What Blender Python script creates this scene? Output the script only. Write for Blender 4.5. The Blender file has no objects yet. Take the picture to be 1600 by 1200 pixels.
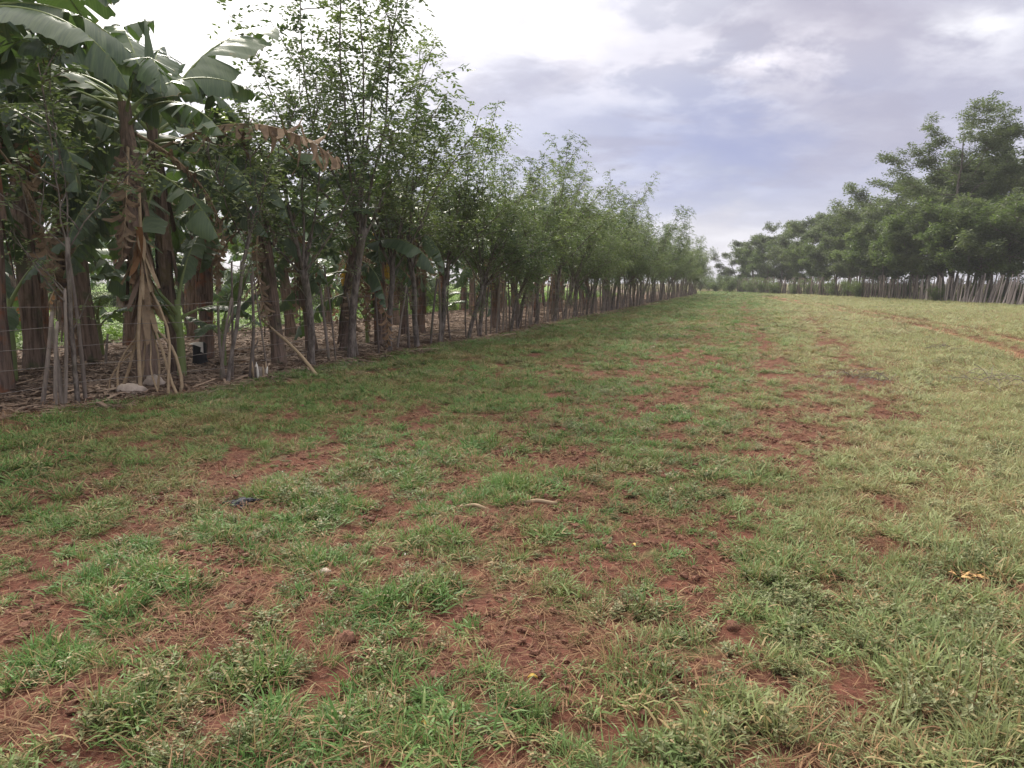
import bpy, math, random
import numpy as np
from mathutils import Vector, Matrix, Euler
R = math.radians
sc = bpy.context.scene
COL = sc.collection

# ------------------------------------------------------------------ camera
F_PX, W_PX, H_PX, HORIZON = 1150.0, 1600.0, 1200.0, 440.0
CAM_H = 1.6
PITCH = math.atan((600 - HORIZON) / F_PX)
cam_d = bpy.data.cameras.new('camera')
cam = bpy.data.objects.new('camera', cam_d)
COL.objects.link(cam)
cam_d.sensor_width = 36.0
cam_d.lens = 36.0 * F_PX / W_PX
cam_d.clip_start, cam_d.clip_end = 0.05, 3000
cam.location = (0, 0, CAM_H)
cam.rotation_euler = (R(90) - PITCH, 0, 0)
sc.camera = cam

# ------------------------------------------------------------------ sun + exposure
SUN_AZ, SUN_EL = R(-24), R(40)          # behind thin cloud, up and to the left in front of the viewer
sd = bpy.data.lights.new('sun', 'SUN')
sd.energy = 2.7; sd.angle = R(13); sd.color = (1.0, 0.93, 0.82)
sun = bpy.data.objects.new('sun', sd)
COL.objects.link(sun)
sdir = Vector((math.sin(SUN_AZ) * math.cos(SUN_EL), math.cos(SUN_AZ) * math.cos(SUN_EL), math.sin(SUN_EL)))
sun.rotation_euler = sdir.to_track_quat('Z', 'Y').to_euler()
sc.view_settings.view_transform = 'Standard'
sc.view_settings.look = 'None'
sc.view_settings.exposure = 0.85
sc.view_settings.gamma = 1.0
sc.render.engine = 'CYCLES'
sc.cycles.max_bounces = 7
sc.cycles.transparent_max_bounces = 4
sc.cycles.use_denoising = True

# ------------------------------------------------------------------ node helpers
class NT:
    def __init__(s, tree): s.t = tree; s.n = tree.nodes; s.l = tree.links
    def new(s, typ, **kw):
        nd = s.n.new(typ)
        for k, v in kw.items(): setattr(nd, k, v)
        return nd
    def put(s, sock, v):
        if isinstance(v, bpy.types.NodeSocket): s.l.new(v, sock)
        elif v is not None: sock.default_value = (*v, 1) if sock.type == 'RGBA' and len(v) == 3 else v
    def m(s, op, a, b=None, c=None, clamp=False):
        nd = s.new('ShaderNodeMath', operation=op); nd.use_clamp = clamp
        s.put(nd.inputs[0], a); s.put(nd.inputs[1], b); s.put(nd.inputs[2], c)
        return nd.outputs[0]
    def vm(s, op, a, b=None):
        nd = s.new('ShaderNodeVectorMath', operation=op)
        s.put(nd.inputs[0], a); s.put(nd.inputs[1], b)
        return nd.outputs['Value'] if op in ('DOT_PRODUCT', 'LENGTH') else nd.outputs[0]
    def mix(s, f, a, b, mode='MIX'):
        nd = s.new('ShaderNodeMix', data_type='RGBA', blend_type=mode)
        s.put(nd.inputs[0], f)
        s.put(nd.inputs[6], a if isinstance(a, bpy.types.NodeSocket) else (*a, 1))
        s.put(nd.inputs[7], b if isinstance(b, bpy.types.NodeSocket) else (*b, 1))
        return nd.outputs[2]
    def noise(s, vec, scale, detail=4, rough=0.55, dist=0.0):
        nd = s.new('ShaderNodeTexNoise')
        s.put(nd.inputs['Vector'], vec)
        nd.inputs['Scale'].default_value = scale; nd.inputs['Detail'].default_value = detail
        nd.inputs['Roughness'].default_value = rough; nd.inputs['Distortion'].default_value = dist
        return nd.outputs[0]
    def smooth(s, v, lo, hi, a=0.0, b=1.0):
        nd = s.new('ShaderNodeMapRange', interpolation_type='SMOOTHSTEP')
        s.put(nd.inputs[0], v)
        for i, q in enumerate((lo, hi, a, b)): nd.inputs[i + 1].default_value = q
        return nd.outputs[0]
    def comb(s, x, y, z):
        nd = s.new('ShaderNodeCombineXYZ'); s.put(nd.inputs[0], x); s.put(nd.inputs[1], y); s.put(nd.inputs[2], z)
        return nd.outputs[0]
    def sep(s, v):
        nd = s.new('ShaderNodeSeparateXYZ'); s.put(nd.inputs[0], v); return nd.outputs
    def attr(s, name, typ='GEOMETRY'):
        nd = s.new('ShaderNodeAttribute', attribute_name=name, attribute_type=typ); return nd.outputs['Fac']

# ------------------------------------------------------------------ world: sky with broken cloud
world = bpy.data.worlds.new('World'); sc.world = world; world.use_nodes = True
wt = NT(world.node_tree); wt.n.clear()
sky = wt.new('ShaderNodeTexSky', sky_type='NISHITA'); sky.sun_disc = False
sky.sun_elevation = SUN_EL; sky.sun_rotation = SUN_AZ % (2 * math.pi)
tc = wt.new('ShaderNodeTexCoord')
D3 = wt.vm('NORMALIZE', tc.outputs['Generated'])
dx, dy, dz = wt.sep(D3)
el = wt.m('ARCSINE', dz)
az = wt.m('ARCTAN2', dx, dy)
# clouds live on a flat layer: perspective-stretched coordinates
zc = wt.m('ADD', wt.m('MAXIMUM', dz, 0.0), 0.24)
cx_, cy_ = wt.m('DIVIDE', dx, zc), wt.m('DIVIDE', dy, zc)
lay = wt.comb(cx_, cy_, 0.0)
n1 = wt.noise(lay, 1.5, 7, 0.55, 0.15)
n2 = wt.noise(wt.vm('ADD', lay, (7.3, 2.1, 0.0)), 3.4, 8, 0.58, 0.15)
n3 = wt.noise(wt.vm('ADD', wt.vm('MULTIPLY', lay, (1.0, 1.6, 1.0)), (3.3, 9.1, 0.0)), 2.4, 7, 0.55, 0.1)
warp1 = wt.m('MULTIPLY', wt.m('SUBTRACT', n1, 0.5), 0.35)
warp2 = wt.m('MULTIPLY', wt.m('SUBTRACT', n2, 0.5), 0.16)
azw = wt.m('ADD', az, wt.m('MULTIPLY', wt.m('ADD', warp1, warp2), 1.3))
elw = wt.m('ADD', el, wt.m('ADD', wt.m('MULTIPLY', warp1, 0.35), wt.m('MULTIPLY', warp2, 0.7)))
def px_dir(px, py):
    v = Vector((px - 800, F_PX, 600 - py)); v = Matrix.Rotation(-PITCH, 3, 'X') @ v; v.normalize()
    return math.atan2(v.x, v.y), math.asin(v.z)
def gauss(px, py, sx, sy):              # a soft cloud mass centred on a direction of the sky, size in degrees
    a, e = px_dir(px, py)
    u = wt.m('DIVIDE', wt.m('SUBTRACT', azw, a), R(sx)); v = wt.m('DIVIDE', wt.m('SUBTRACT', elw, e), R(sy))
    q = wt.m('ADD', wt.m('MULTIPLY', u, u), wt.m('MULTIPLY', v, v))
    return wt.m('EXPONENT', wt.m('MULTIPLY', q, -1.0))
skyblue = wt.vm('MULTIPLY', sky.outputs[0], (1.5, 1.5, 1.6))
grey = wt.mix(wt.smooth(n2, 0.40, 0.60), (2.85, 2.85, 3.4), (4.9, 4.85, 5.3))
grey = wt.mix(wt.smooth(n1, 0.42, 0.56, 0, 0.5), grey, (2.75, 2.75, 3.5))
colr = wt.mix(0.93, skyblue, grey)
def lay_on(c, col, f): return wt.mix(f, c, col)
sf = lambda g, k: wt.m('MULTIPLY', g, k)
colr = lay_on(colr, (2.15, 2.4, 3.75), sf(gauss(1130, 235, 13, 4.2), 0.95))
colr = lay_on(colr, (2.4, 2.6, 3.75), sf(gauss(820, 170, 7, 2.6), 0.6))
colr = lay_on(colr, (2.95, 2.8, 3.4), sf(gauss(1330, 20, 12, 4.0), 0.8))
colr = lay_on(colr, (3.0, 2.9, 3.6), sf(gauss(1500, 200, 8, 6), 0.5))
colr = lay_on(colr, (4.9, 4.8, 5.2), sf(gauss(1120, 395, 16, 2.6), 0.7))
colr = lay_on(colr, (5.9, 5.7, 6.2), sf(gauss(1190, 95, 8, 1.8), wt.smooth(n2, 0.42, 0.56, 0.1, 1.0)))
colr = lay_on(colr, (5.9, 5.75, 6.2), sf(gauss(870, 45, 9, 2.0), wt.smooth(n2, 0.42, 0.56, 0.1, 1.0)))
colr = lay_on(colr, (6.6, 6.6, 6.9), sf(gauss(1590, 20, 2.5, 1.5), 0.8))
colr = lay_on(colr, (6.9, 6.8, 7.0), sf(gauss(320, 10, 11.5, 8), 0.95))
colr = lay_on(colr, (14.0, 13.4, 12.8), sf(gauss(330, -250, 20, 13), 0.9))
colr = wt.mix(wt.m('MULTIPLY', wt.smooth(n3, 0.47, 0.60, 0, 0.42), wt.smooth(el, R(2), R(9))), colr, (2.5, 2.45, 3.15))
# overcast light is strongest towards the zenith
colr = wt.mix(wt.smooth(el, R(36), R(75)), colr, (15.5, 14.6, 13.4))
# below the horizon: earth colour
colr = wt.mix(wt.smooth(dz, -0.02, 0.0), (0.9, 0.8, 0.6), colr)
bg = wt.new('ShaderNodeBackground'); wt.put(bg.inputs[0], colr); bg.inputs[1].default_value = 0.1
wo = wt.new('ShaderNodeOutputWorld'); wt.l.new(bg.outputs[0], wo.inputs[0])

# ------------------------------------------------------------------ geometry helpers
def ray(px, py):
    v = Vector((px - 800, F_PX, 600 - py)); return Matrix.Rotation(-PITCH, 3, 'X') @ v
def G(px, py):                          # point of the flat ground seen at a place of the photograph
    v = ray(px, py); t = CAM_H / -v.z
    return np.array((v.x * t, v.y * t))
def ppx(x, y, z=0):                     # and back
    v = Matrix.Rotation(PITCH, 3, 'X') @ Vector((x, y, z - CAM_H))
    return 800 + F_PX * v.x / v.y, 600 - F_PX * v.z / v.y

def _h(ix, iy, s):
    n = (ix.astype(np.int64) * 374761393 + iy.astype(np.int64) * 668265263 + s * 974634777) & 0xffffffff
    n = ((n ^ (n >> 13)) * 1274126177) & 0xffffffff
    return ((n ^ (n >> 16)) & 0xffff) / 65535.0
def vnoise(x, y, s=0):
    x = np.asarray(x, float); y = np.asarray(y, float)
    ix, iy = np.floor(x), np.floor(y); fx, fy = x - ix, y - iy
    fx = fx * fx * (3 - 2 * fx); fy = fy * fy * (3 - 2 * fy)
    a, b, c, d = _h(ix, iy, s), _h(ix + 1, iy, s), _h(ix, iy + 1, s), _h(ix + 1, iy + 1, s)
    return (a * (1 - fx) + b * fx) * (1 - fy) + (c * (1 - fx) + d * fx) * fy
def fbm(x, y, s=0, o=4, g=0.5):
    t = 0; a = 1; w = 0
    for i in range(o):
        t = t + a * vnoise(x * 2 ** i + 17.3 * i, y * 2 ** i - 9.1 * i, s + i); w += a; a *= g
    return t / w

# fence line: left edge of the field
FL = [G(*p) for p in ((0, 650), (74, 637), (230, 620), (350, 600), (500, 570), (600, 553), (750, 528), (860, 505), (1000, 477), (1088, 460))]
FL = np.array(FL)
P0 = FL[0]; DV = FL[-1] - FL[0]; DV = DV / np.linalg.norm(DV)
d0 = (FL[3] - FL[0]) / np.linalg.norm(FL[3] - FL[0])
FL = np.vstack([FL[0] - d0 * 9, FL[0] - d0 * 4, FL])
seg = np.linalg.norm(np.diff(FL, axis=0), axis=1); FS = np.concatenate([[0], np.cumsum(seg)])
FLEN = FS[-1]
def fence_pt(s): return np.array((np.interp(s, FS, FL[:, 0]), np.interp(s, FS, FL[:, 1])))
def uv(x, y):                           # along / across the rows (v > 0 in the field)
    x = np.asarray(x, float); y = np.asarray(y, float)
    u = (x - P0[0]) * DV[0] + (y - P0[1]) * DV[1]
    fx = np.interp(y, FL[:, 1], FL[:, 0])
    return u, (x - fx) * DV[1]
def height(x, y):
    r = np.hypot(x, y)
    u, v = uv(x, y)
    z = 0.10 * (fbm(x / 9, y / 9, 5, 2) - 0.5) * np.clip((r - 3) / 10, 0, 1)
    z = z + 0.06 * (fbm(v / 0.55, u / 2.6, 11, 3) - 0.5)            # hoed ridges along the rows
    fine = np.clip(1 - r / 26, 0, 1)
    z = z + fine * 0.055 * (fbm(x / 0.22, y / 0.22, 21, 4) - 0.5)
    return z
hgt = lambda x, y: float(height(np.array([x]), np.array([y]))[0])

TRACK = [G(*p) for p in ((1740, 590), (1600, 545), (1500, 520), (1400, 500), (1320, 484), (1250, 472), (1200, 464))]
TRACK = np.array(TRACK)
STREAK = [np.array([G(*p) for p in q]) for q in (((1160, 468), (1168, 500), (1195, 540), (1235, 610), (1225, 690), (1190, 800)), ((1250, 480), (1310, 540), (1385, 630), (1400, 740), (1375, 900), (1340, 1100)), ((1120, 480), (1100, 530), (1060, 620), (990, 760), (900, 960)))]
def track_d(x, y, TRACK=TRACK):
    d = np.full(np.shape(x), 99.0)
    for a, b in zip(TRACK[:-1], TRACK[1:]):
        ab = b - a; t = np.clip(((x - a[0]) * ab[0] + (y - a[1]) * ab[1]) / (ab @ ab), 0, 1)
        d = np.minimum(d, np.hypot(x - a[0] - t * ab[0], y - a[1] - t * ab[1]))
    return d
# bare and lush spots of the field, (px, py, rx, ry) on the photograph turned into ground ellipses
BARE = [(50,880,60,22),(40,965,70,25),(150,1080,75,40),(230,1170,90,30),(400,915,75,22),(330,880,60,15),(270,965,40,15),
        (540,850,70,20),(610,800,55,22),(500,750,40,12),(860,985,55,22),(1000,830,70,14),(1095,925,50,25),(960,895,60,18),(1360,950,55,35),
        (1330,1090,50,45),(800,1185,55,16),(640,690,60,10),(560,655,50,9),(1225,665,45,22),(1190,695,50,14),(1160,760,60,14),
        (700,990,35,14),(640,1100,30,10),(340,1010,50,18),(1080,800,40,14),(900,850,45,10),(730,900,40,12),(1390,860,45,30),(460,1000,25,12),(20,1120,60,40),(1250,600,40,18),(1180,610,50,9),(1050,560,35,8),(1150,520,25,8)]
LUSH = [(300,925,55,22),(190,960,65,22),(130,1120,85,30),(380,1060,60,22),(540,1050,100,24),(570,795,30,16),(840,765,80,24),
        (720,840,50,18),(980,1040,85,40),(1000,1100,90,35),(1250,890,85,32),(880,1120,90,30),(1100,1150,120,40),(640,940,50,20),(60,740,60,18),
        (110,780,60,16),(1480,1080,110,80),(1530,880,80,40),(420,780,60,16),(450,870,50,16),(800,700,80,16),(1200,740,40,14),
        (690,1010,40,18),(1000,960,50,16),(380,1180,80,30),(60,1020,50,16)]
def spots(x, y, lst):
    o = np.zeros(np.shape(x)); isb = lst is BARE
    for (px, py, rx, ry) in lst:
        c = G(px, py); ex = G(px + rx, py) - c; ey = (G(px, py - ry) - G(px, min(py + ry, 1300))) * 0.5
        M = np.linalg.inv(np.array([ex, ey]).T)
        a = M[0, 0] * (x - c[0]) + M[0, 1] * (y - c[1]); b = M[1, 0] * (x - c[0]) + M[1, 1] * (y - c[1])
        q = a * a + b * b
        o = np.maximum(o, np.exp(-q * 0.9) * (1.7 if isb and px < 640 and py > 780 else 1.0))
    return o
CLEAR = [(380, 800, .17), (508, 905, .11), (541, 1012, .10), (1512, 920, .15), (742, 801, .13), (838, 797, .15), (309, 822, .06), (649, 944, .06), (664, 1150, .05), (832, 1072, .05), (990, 860, .06), (170, 896, .05), (633, 879, .05), (1145, 988, .06)]
def cover(x, y):
    u, v = uv(x, y)
    n = fbm(v / 0.42, u / 0.95, 31, 4, 0.65)
    n2 = fbm(x / 3.5, y / 3.5, 41, 3)
    fn_ = fbm(x / 0.28, y / 0.28, 35, 3, .6) - .5
    c = 0.51 + 1.2 * (n - 0.5) + 0.4 * (n2 - 0.5) + 2.3 * fn_
    wn = fbm(x / 0.35, y / 0.35, 51, 3) - 0.5
    c = c - 0.30 * spots(x + wn * .3, y + wn * .3, BARE) + 0.30 * spots(x + wn * .3, y + wn * .2, LUSH)
    c = c + 0.45 * np.clip(1 - v / 5.0, 0, 1) * (v > 0)             # lusher by the fence
    c = c + 0.75 * np.clip((v - V_PALE) / 2.5, 0, 1) + 0.3 * np.clip((np.hypot(x, y) - 8) / 20, 0, 1)
    for k_, q in enumerate(STREAK): c = c - (.36, .36, .30)[k_] * np.clip((np.hypot(x, y) - 5) / 4, .15, 1) * (1 + .6 * np.clip((np.hypot(x, y) - 12) / 8, 0, 1)) * np.exp(-(track_d(x, y, q) / (.16 + .35 * n)) ** 2)
    c = c * np.clip((v - 0.1 + 0.5 * (n - 0.5)) / 0.5, 0, 1)
    td = track_d(x, y); c = np.clip(c, 0, 1) * np.where(np.abs(td - .55) < .30 + .3 * (n - .5), .06, np.where(td < .9, .55, 1))
    for (px, py, r_) in CLEAR:
        q = G(px, py); c = c * (1 - .97 * np.exp(-(np.hypot(x - q[0], y - q[1]) / r_) ** 4))
    back = np.clip((-v - LITTER_W) / 3.0, 0, 1)                     # weedy ground beyond the grove
    return np.clip(np.maximum(c, back), 0, 1)
LITTER_W = 7.2
V_PALE = float(uv(*G(1350, 600))[1])

class MB:                               # mesh buffer
    def __init__(s): s.V = []; s.Q = []; s.T = []; s.r = []; s.n = 0
    def add(s, V, Q=None, T=None, r=0.5):
        V = np.asarray(V, float).reshape(-1, 3)
        if Q is not None and len(Q): s.Q.append(np.asarray(Q, int).reshape(-1, 4) + s.n)
        if T is not None and len(T): s.T.append(np.asarray(T, int).reshape(-1, 3) + s.n)
        s.V.append(V); s.r.append(np.broadcast_to(np.asarray(r, float), (len(V),)) if np.ndim(r) == 0 else np.asarray(r, float)); s.n += len(V)
    def tube(s, P, rad, sides=6, r=0.5, cap=True, wob=0, rng=None):
        P = np.asarray(P, float); k = len(P); rad = np.broadcast_to(np.asarray(rad, float), (k,))
        T = np.gradient(P, axis=0); T /= np.linalg.norm(T, axis=1)[:, None] + 1e-9
        ref = np.array((0, 1, 0)) if abs(T[:, 1]).mean() < 0.8 else np.array((1, 0, 0))
        A = np.cross(T, ref); A /= np.linalg.norm(A, axis=1)[:, None] + 1e-9
        B = np.cross(T, A)
        th = np.arange(sides) * 2 * math.pi / sides
        rr = rad[:, None] * np.ones(sides)
        if wob: rr = rr * (1 + wob * (rng.random((k, sides)) - 0.5))
        V = P[:, None] + rr[..., None] * (np.cos(th)[None, :, None] * A[:, None] + np.sin(th)[None, :, None] * B[:, None])
        i = np.arange(k - 1)[:, None] * sides; j = np.arange(sides)[None]
        j2 = (j + 1) % sides
        Q = np.stack([i + j, i + j2, i + sides + j2, i + sides + j], -1).reshape(-1, 4)
        V = V.reshape(-1, 3); Tn = None
        if cap:
            V = np.vstack([V, P[-1:]]); c = len(V) - 1; b = (k - 1) * sides
            Tn = [(b + q, b + (q + 1) % sides, c) for q in range(sides)]
        s.add(V, Q, Tn, r)
    def mesh(s, name, mat, smooth=True):
        me = bpy.data.meshes.new(name)
        V = np.vstack(s.V); Q = np.vstack(s.Q) if s.Q else np.zeros((0, 4), int); T = np.vstack(s.T) if s.T else np.zeros((0, 3), int)
        me.vertices.add(len(V)); me.vertices.foreach_set('co', V.astype(np.float32).ravel())
        L = np.concatenate([Q.ravel(), T.ravel()]).astype(np.int32)
        me.loops.add(len(L)); me.loops.foreach_set('vertex_index', L)
        me.polygons.add(len(Q) + len(T))
        st = np.concatenate([np.arange(len(Q)) * 4, len(Q) * 4 + np.arange(len(T)) * 3]).astype(np.int32)
        me.polygons.foreach_set('loop_start', st)
        me.update(calc_edges=True)
        me.polygons.foreach_set('use_smooth', np.full(len(me.polygons), smooth))
        at = me.attributes.new('rnd', 'FLOAT', 'POINT'); at.data.foreach_set('value', np.concatenate(s.r).astype(np.float32))
        me.materials.append(mat); me.validate()
        return me
def mk(name, me, parent=None, loc=None, rot=None, scl=None):
    o = bpy.data.objects.new(name, me); COL.objects.link(o)
    if parent is not None: o.parent = parent
    if loc is not None: o.location = loc
    if rot is not None: o.rotation_euler = rot
    if scl is not None: o.scale = scl if hasattr(scl, '__len__') else (scl,) * 3
    return o
def tag(o, label=None, cat=None, group=None, kind=None):
    for k, v in (('label', label), ('category', cat), ('group', group), ('kind', kind)):
        if v: o[k] = v
    return o
def empty(name, loc, rz=0, scl=1, tilt=(0, 0)):
    return mk(name, None, None, loc, (tilt[0], tilt[1], rz), scl)
ORD = ['nearest', 'second', 'third', 'fourth', 'fifth', 'sixth', 'seventh', 'eighth', 'ninth', 'tenth', 'eleventh', 'twelfth', 'thirteenth', 'fourteenth', 'fifteenth', 'sixteenth', 'seventeenth', 'eighteenth', 'nineteenth', 'twentieth',
       'twenty-first', 'twenty-second', 'twenty-third', 'twenty-fourth', 'twenty-fifth', 'twenty-sixth', 'twenty-seventh', 'twenty-eighth', 'twenty-ninth', 'thirtieth', 'thirty-first', 'thirty-second', 'thirty-third', 'thirty-fourth', 'thirty-fifth', 'thirty-sixth', 'thirty-seventh', 'thirty-eighth', 'thirty-ninth', 'fortieth']

# ------------------------------------------------------------------ materials
def mat(name):
    m = bpy.data.materials.new(name); m.use_nodes = True; t = NT(m.node_tree); t.n.clear()
    return m, t
def finish(t, col, rough=0.8, bump=None, bstr=0.4, bdist=0.02, transl=0.0, tcol=None, spec=0.3):
    p = t.new('ShaderNodeBsdfPrincipled')
    t.put(p.inputs['Base Color'], col if isinstance(col, bpy.types.NodeSocket) else (*col, 1))
    t.put(p.inputs['Roughness'], rough); p.inputs['Specular IOR Level'].default_value = spec
    if bump is not None:
        b = t.new('ShaderNodeBump'); b.inputs['Strength'].default_value = bstr; b.inputs['Distance'].default_value = bdist
        t.put(b.inputs['Height'], bump); t.l.new(b.outputs[0], p.inputs['Normal'])
    o = t.new('ShaderNodeOutputMaterial'); res = p.outputs[0]
    if transl:
        tr = t.new('ShaderNodeBsdfTranslucent'); t.put(tr.inputs[0], tcol if tcol is not None else col)
        mx = t.new('ShaderNodeMixShader'); mx.inputs[0].default_value = transl
        t.l.new(res, mx.inputs[1]); t.l.new(tr.outputs[0], mx.inputs[2]); res = mx.outputs[0]
    t.l.new(res, o.inputs[0])
def wpos(t): return t.new('ShaderNodeNewGeometry').outputs['Position']
def leaf_mat(name, c0, c1, dry=None, transl=0.35, rough=0.5, obj_var=0.35, scale=0.5, spec=0.3, tmul=(1.3, 1.5, 0.7)):
    m, t = mat(name)
    r = t.attr('rnd'); n = t.noise(wpos(t), scale, 3)
    f = t.m('ADD', t.m('MULTIPLY', r, 0.6), t.m('MULTIPLY', t.smooth(n, 0.3, 0.7), 0.4))
    ob = t.new('ShaderNodeObjectInfo').outputs['Random']
    f = t.m('ADD', f, t.m('MULTIPLY', t.m('SUBTRACT', ob, 0.5), obj_var), clamp=True)
    c = t.mix(f, c0, c1)
    if dry: c = t.mix(t.smooth(r, 0.9, 0.97), c, dry)
    tc_ = t.mix(1.0, c, tmul, 'MULTIPLY')
    finish(t, c, rough, transl=transl, tcol=tc_, spec=spec)
    return m
M = {}
M['fence_leaf'] = leaf_mat('fence_tree_leaf', (0.078, 0.115, 0.060), (0.235, 0.275, 0.135), None, 0.33, obj_var=0.6)
M['dark_leaf'] = leaf_mat('shade_tree_leaf', (0.060, 0.082, 0.048), (0.185, 0.215, 0.120), None, 0.35)
M['bush_leaf'] = leaf_mat('bush_leaf', (0.075, 0.108, 0.052), (0.185, 0.225, 0.105), None, 0.4)

# banana leaf: fine cross veins and lighter midrib handled by geometry
m, t = mat('banana_leaf'); r = t.attr('rnd'); tcx = t.new('ShaderNodeTexCoord').outputs['Object']
sx = t.sep(tcx)
vein = t.noise(t.vm('MULTIPLY', tcx, (45, 3, 3)), 1.0, 3)
c = t.mix(t.smooth(vein, 0.3, 0.7), (0.060, 0.098, 0.055), (0.105, 0.150, 0.078))
ob = t.new('ShaderNodeObjectInfo').outputs['Random']
c = t.mix(t.m('MULTIPLY', ob, 0.45), c, (0.12, 0.17, 0.07))
nn = t.noise(wpos(t), 2.5, 5, 0.7)
c = t.mix(t.smooth(nn, 0.62, 0.75), c, (0.24, 0.17, 0.07))
c = t.mix(t.smooth(r, 0.8, 1.0), c, (0.28, 0.20, 0.09))
finish(t, c, 0.38, vein, 0.25, 0.01, 0.16, t.mix(1.0, c, (1.4, 1.7, 0.6), 'MULTIPLY'), 0.5)
M['banana_leaf'] = m
m, t = mat('banana_midrib'); finish(t, (0.20, 0.25, 0.09), 0.5); M['midrib'] = m
m, t = mat('dead_banana_leaf'); r = t.attr('rnd')
nn = t.noise(wpos(t), 9, 5, 0.65)
ob = t.new('ShaderNodeObjectInfo').outputs['Random']
c = t.mix(t.smooth(nn, 0.3, 0.7), (0.085, 0.055, 0.036), (0.28, 0.19, 0.12))
c = t.mix(t.m('MULTIPLY', r, 0.55), c, (0.36, 0.27, 0.18))
c = t.mix(t.smooth(ob, 0.75, 0.95, 0, 0.6), c, (0.30, 0.13, 0.04))
finish(t, c, 0.85, nn, 0.4, 0.02, 0.2); M['dead_leaf'] = m
m, t = mat('yellow_banana_leaf'); nn = t.noise(wpos(t), 12, 4)
finish(t, t.mix(t.smooth(nn, 0.4, 0.7), (0.62, 0.40, 0.04), (0.35, 0.22, 0.06)), 0.6, transl=0.3); M['yellow_leaf'] = m
m, t = mat('banana_stem'); tcx = t.new('ShaderNodeTexCoord').outputs['Object']
st = t.noise(t.vm('MULTIPLY', tcx, (22, 22, 1.6)), 1.0, 5, 0.65); bl = t.noise(tcx, 3.2, 4, 0.6)
ob = t.new('ShaderNodeObjectInfo').outputs['Random']
c = t.mix(t.smooth(st, 0.32, 0.66), (0.070, 0.050, 0.040), (0.27, 0.19, 0.145))
c = t.mix(t.smooth(bl, 0.5, 0.66, 0, 0.85), c, t.mix(t.smooth(ob, 0.25, 0.7), (0.10, 0.11, 0.055), (0.27, 0.105, 0.050)))
c = t.mix(t.smooth(t.noise(tcx, 7, 3), 0.6, 0.75, 0, 0.7), c, (0.035, 0.03, 0.028))
finish(t, c, 0.75, st, 0.7, 0.03); M['stem'] = m
m, t = mat('grey_bark'); tcx = t.new('ShaderNodeTexCoord').outputs['Object']
st = t.noise(t.vm('MULTIPLY', tcx, (14, 14, 5)), 1.0, 5, 0.65); bl = t.noise(wpos(t), 1.6, 3)
c = t.mix(t.smooth(st, 0.35, 0.68), (0.085, 0.068, 0.058), (0.27, 0.23, 0.20))
c = t.mix(t.smooth(bl, 0.45, 0.7, 0, 0.6), c, (0.13, 0.12, 0.075))
finish(t, c, 0.85, st, 0.6, 0.02); M['bark'] = m
m, t = mat('weathered_stick'); r = t.attr('rnd'); tcx = wpos(t)
st = t.noise(t.vm('MULTIPLY', tcx, (30, 30, 5)), 1.0, 4, 0.6)
ob = t.new('ShaderNodeObjectInfo').outputs['Random']
f = t.m('ADD', t.m('MULTIPLY', r, 0.6), t.m('MULTIPLY', ob, 0.4))
c = t.mix(f, (0.11, 0.085, 0.075), (0.36, 0.30, 0.25))
c = t.mix(t.smooth(st, 0.35, 0.7, 0.35, 0), c, (0.05, 0.04, 0.035))
c = t.mix(t.smooth(t.noise(tcx, 2.2, 4), 0.55, 0.7, 0, 0.6), c, (0.10, 0.11, 0.06))
finish(t, c, 0.9, st, 0.5, 0.01); M['stick'] = m
m, t = mat('pale_stick'); r = t.attr('rnd')
finish(t, t.mix(r, (0.17, 0.14, 0.13), (0.50, 0.43, 0.39)), 0.9); M['pstick'] = m
m, t = mat('dry_stalk'); nn = t.noise(wpos(t), 14, 4)
finish(t, t.mix(nn, (0.22, 0.15, 0.09), (0.48, 0.37, 0.24)), 0.8, nn, 0.4, 0.01); M['stalk'] = m
m, t = mat('rusty_wire'); finish(t, (0.20, 0.17, 0.15), 0.6); M['wire'] = m
m, t = mat('pale_stone'); nn = t.noise(wpos(t), 18, 5)
finish(t, t.mix(nn, (0.30, 0.24, 0.20), (0.62, 0.52, 0.43)), 0.9, nn, 0.6, 0.02); M['stone'] = m
m, t = mat('charred_lump'); nn = t.noise(wpos(t), 40, 5)
finish(t, t.mix(t.smooth(nn, .4, .7), (0.022, 0.022, 0.028), (0.13, 0.13, 0.15)), 0.8, nn, 0.9, 0.03); M['char'] = m
m, t = mat('red_clod'); nn = t.noise(wpos(t), 30, 5, 0.7)
finish(t, t.mix(t.smooth(nn, .35, .7), (0.14, 0.064, 0.042), (0.31, 0.16, 0.11)), 0.95, nn, 0.9, 0.02); M['clod'] = m
m, t = mat('orange_husk'); nn = t.noise(wpos(t), 40, 4)
finish(t, t.mix(nn, (0.38, 0.20, 0.07), (0.72, 0.48, 0.22)), 0.8, nn, .5, .01); M['husk'] = m
m, t = mat('yellow_leaf_fallen'); finish(t, (0.62, 0.43, 0.10), 0.55, transl=0.2); M['fallen'] = m
m, t = mat('white_flake'); finish(t, (0.75, 0.70, 0.62), 0.7); M['white'] = m
m, t = mat('black_sheath'); finish(t, (0.02, 0.02, 0.02), 0.6); M['black'] = m

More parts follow.
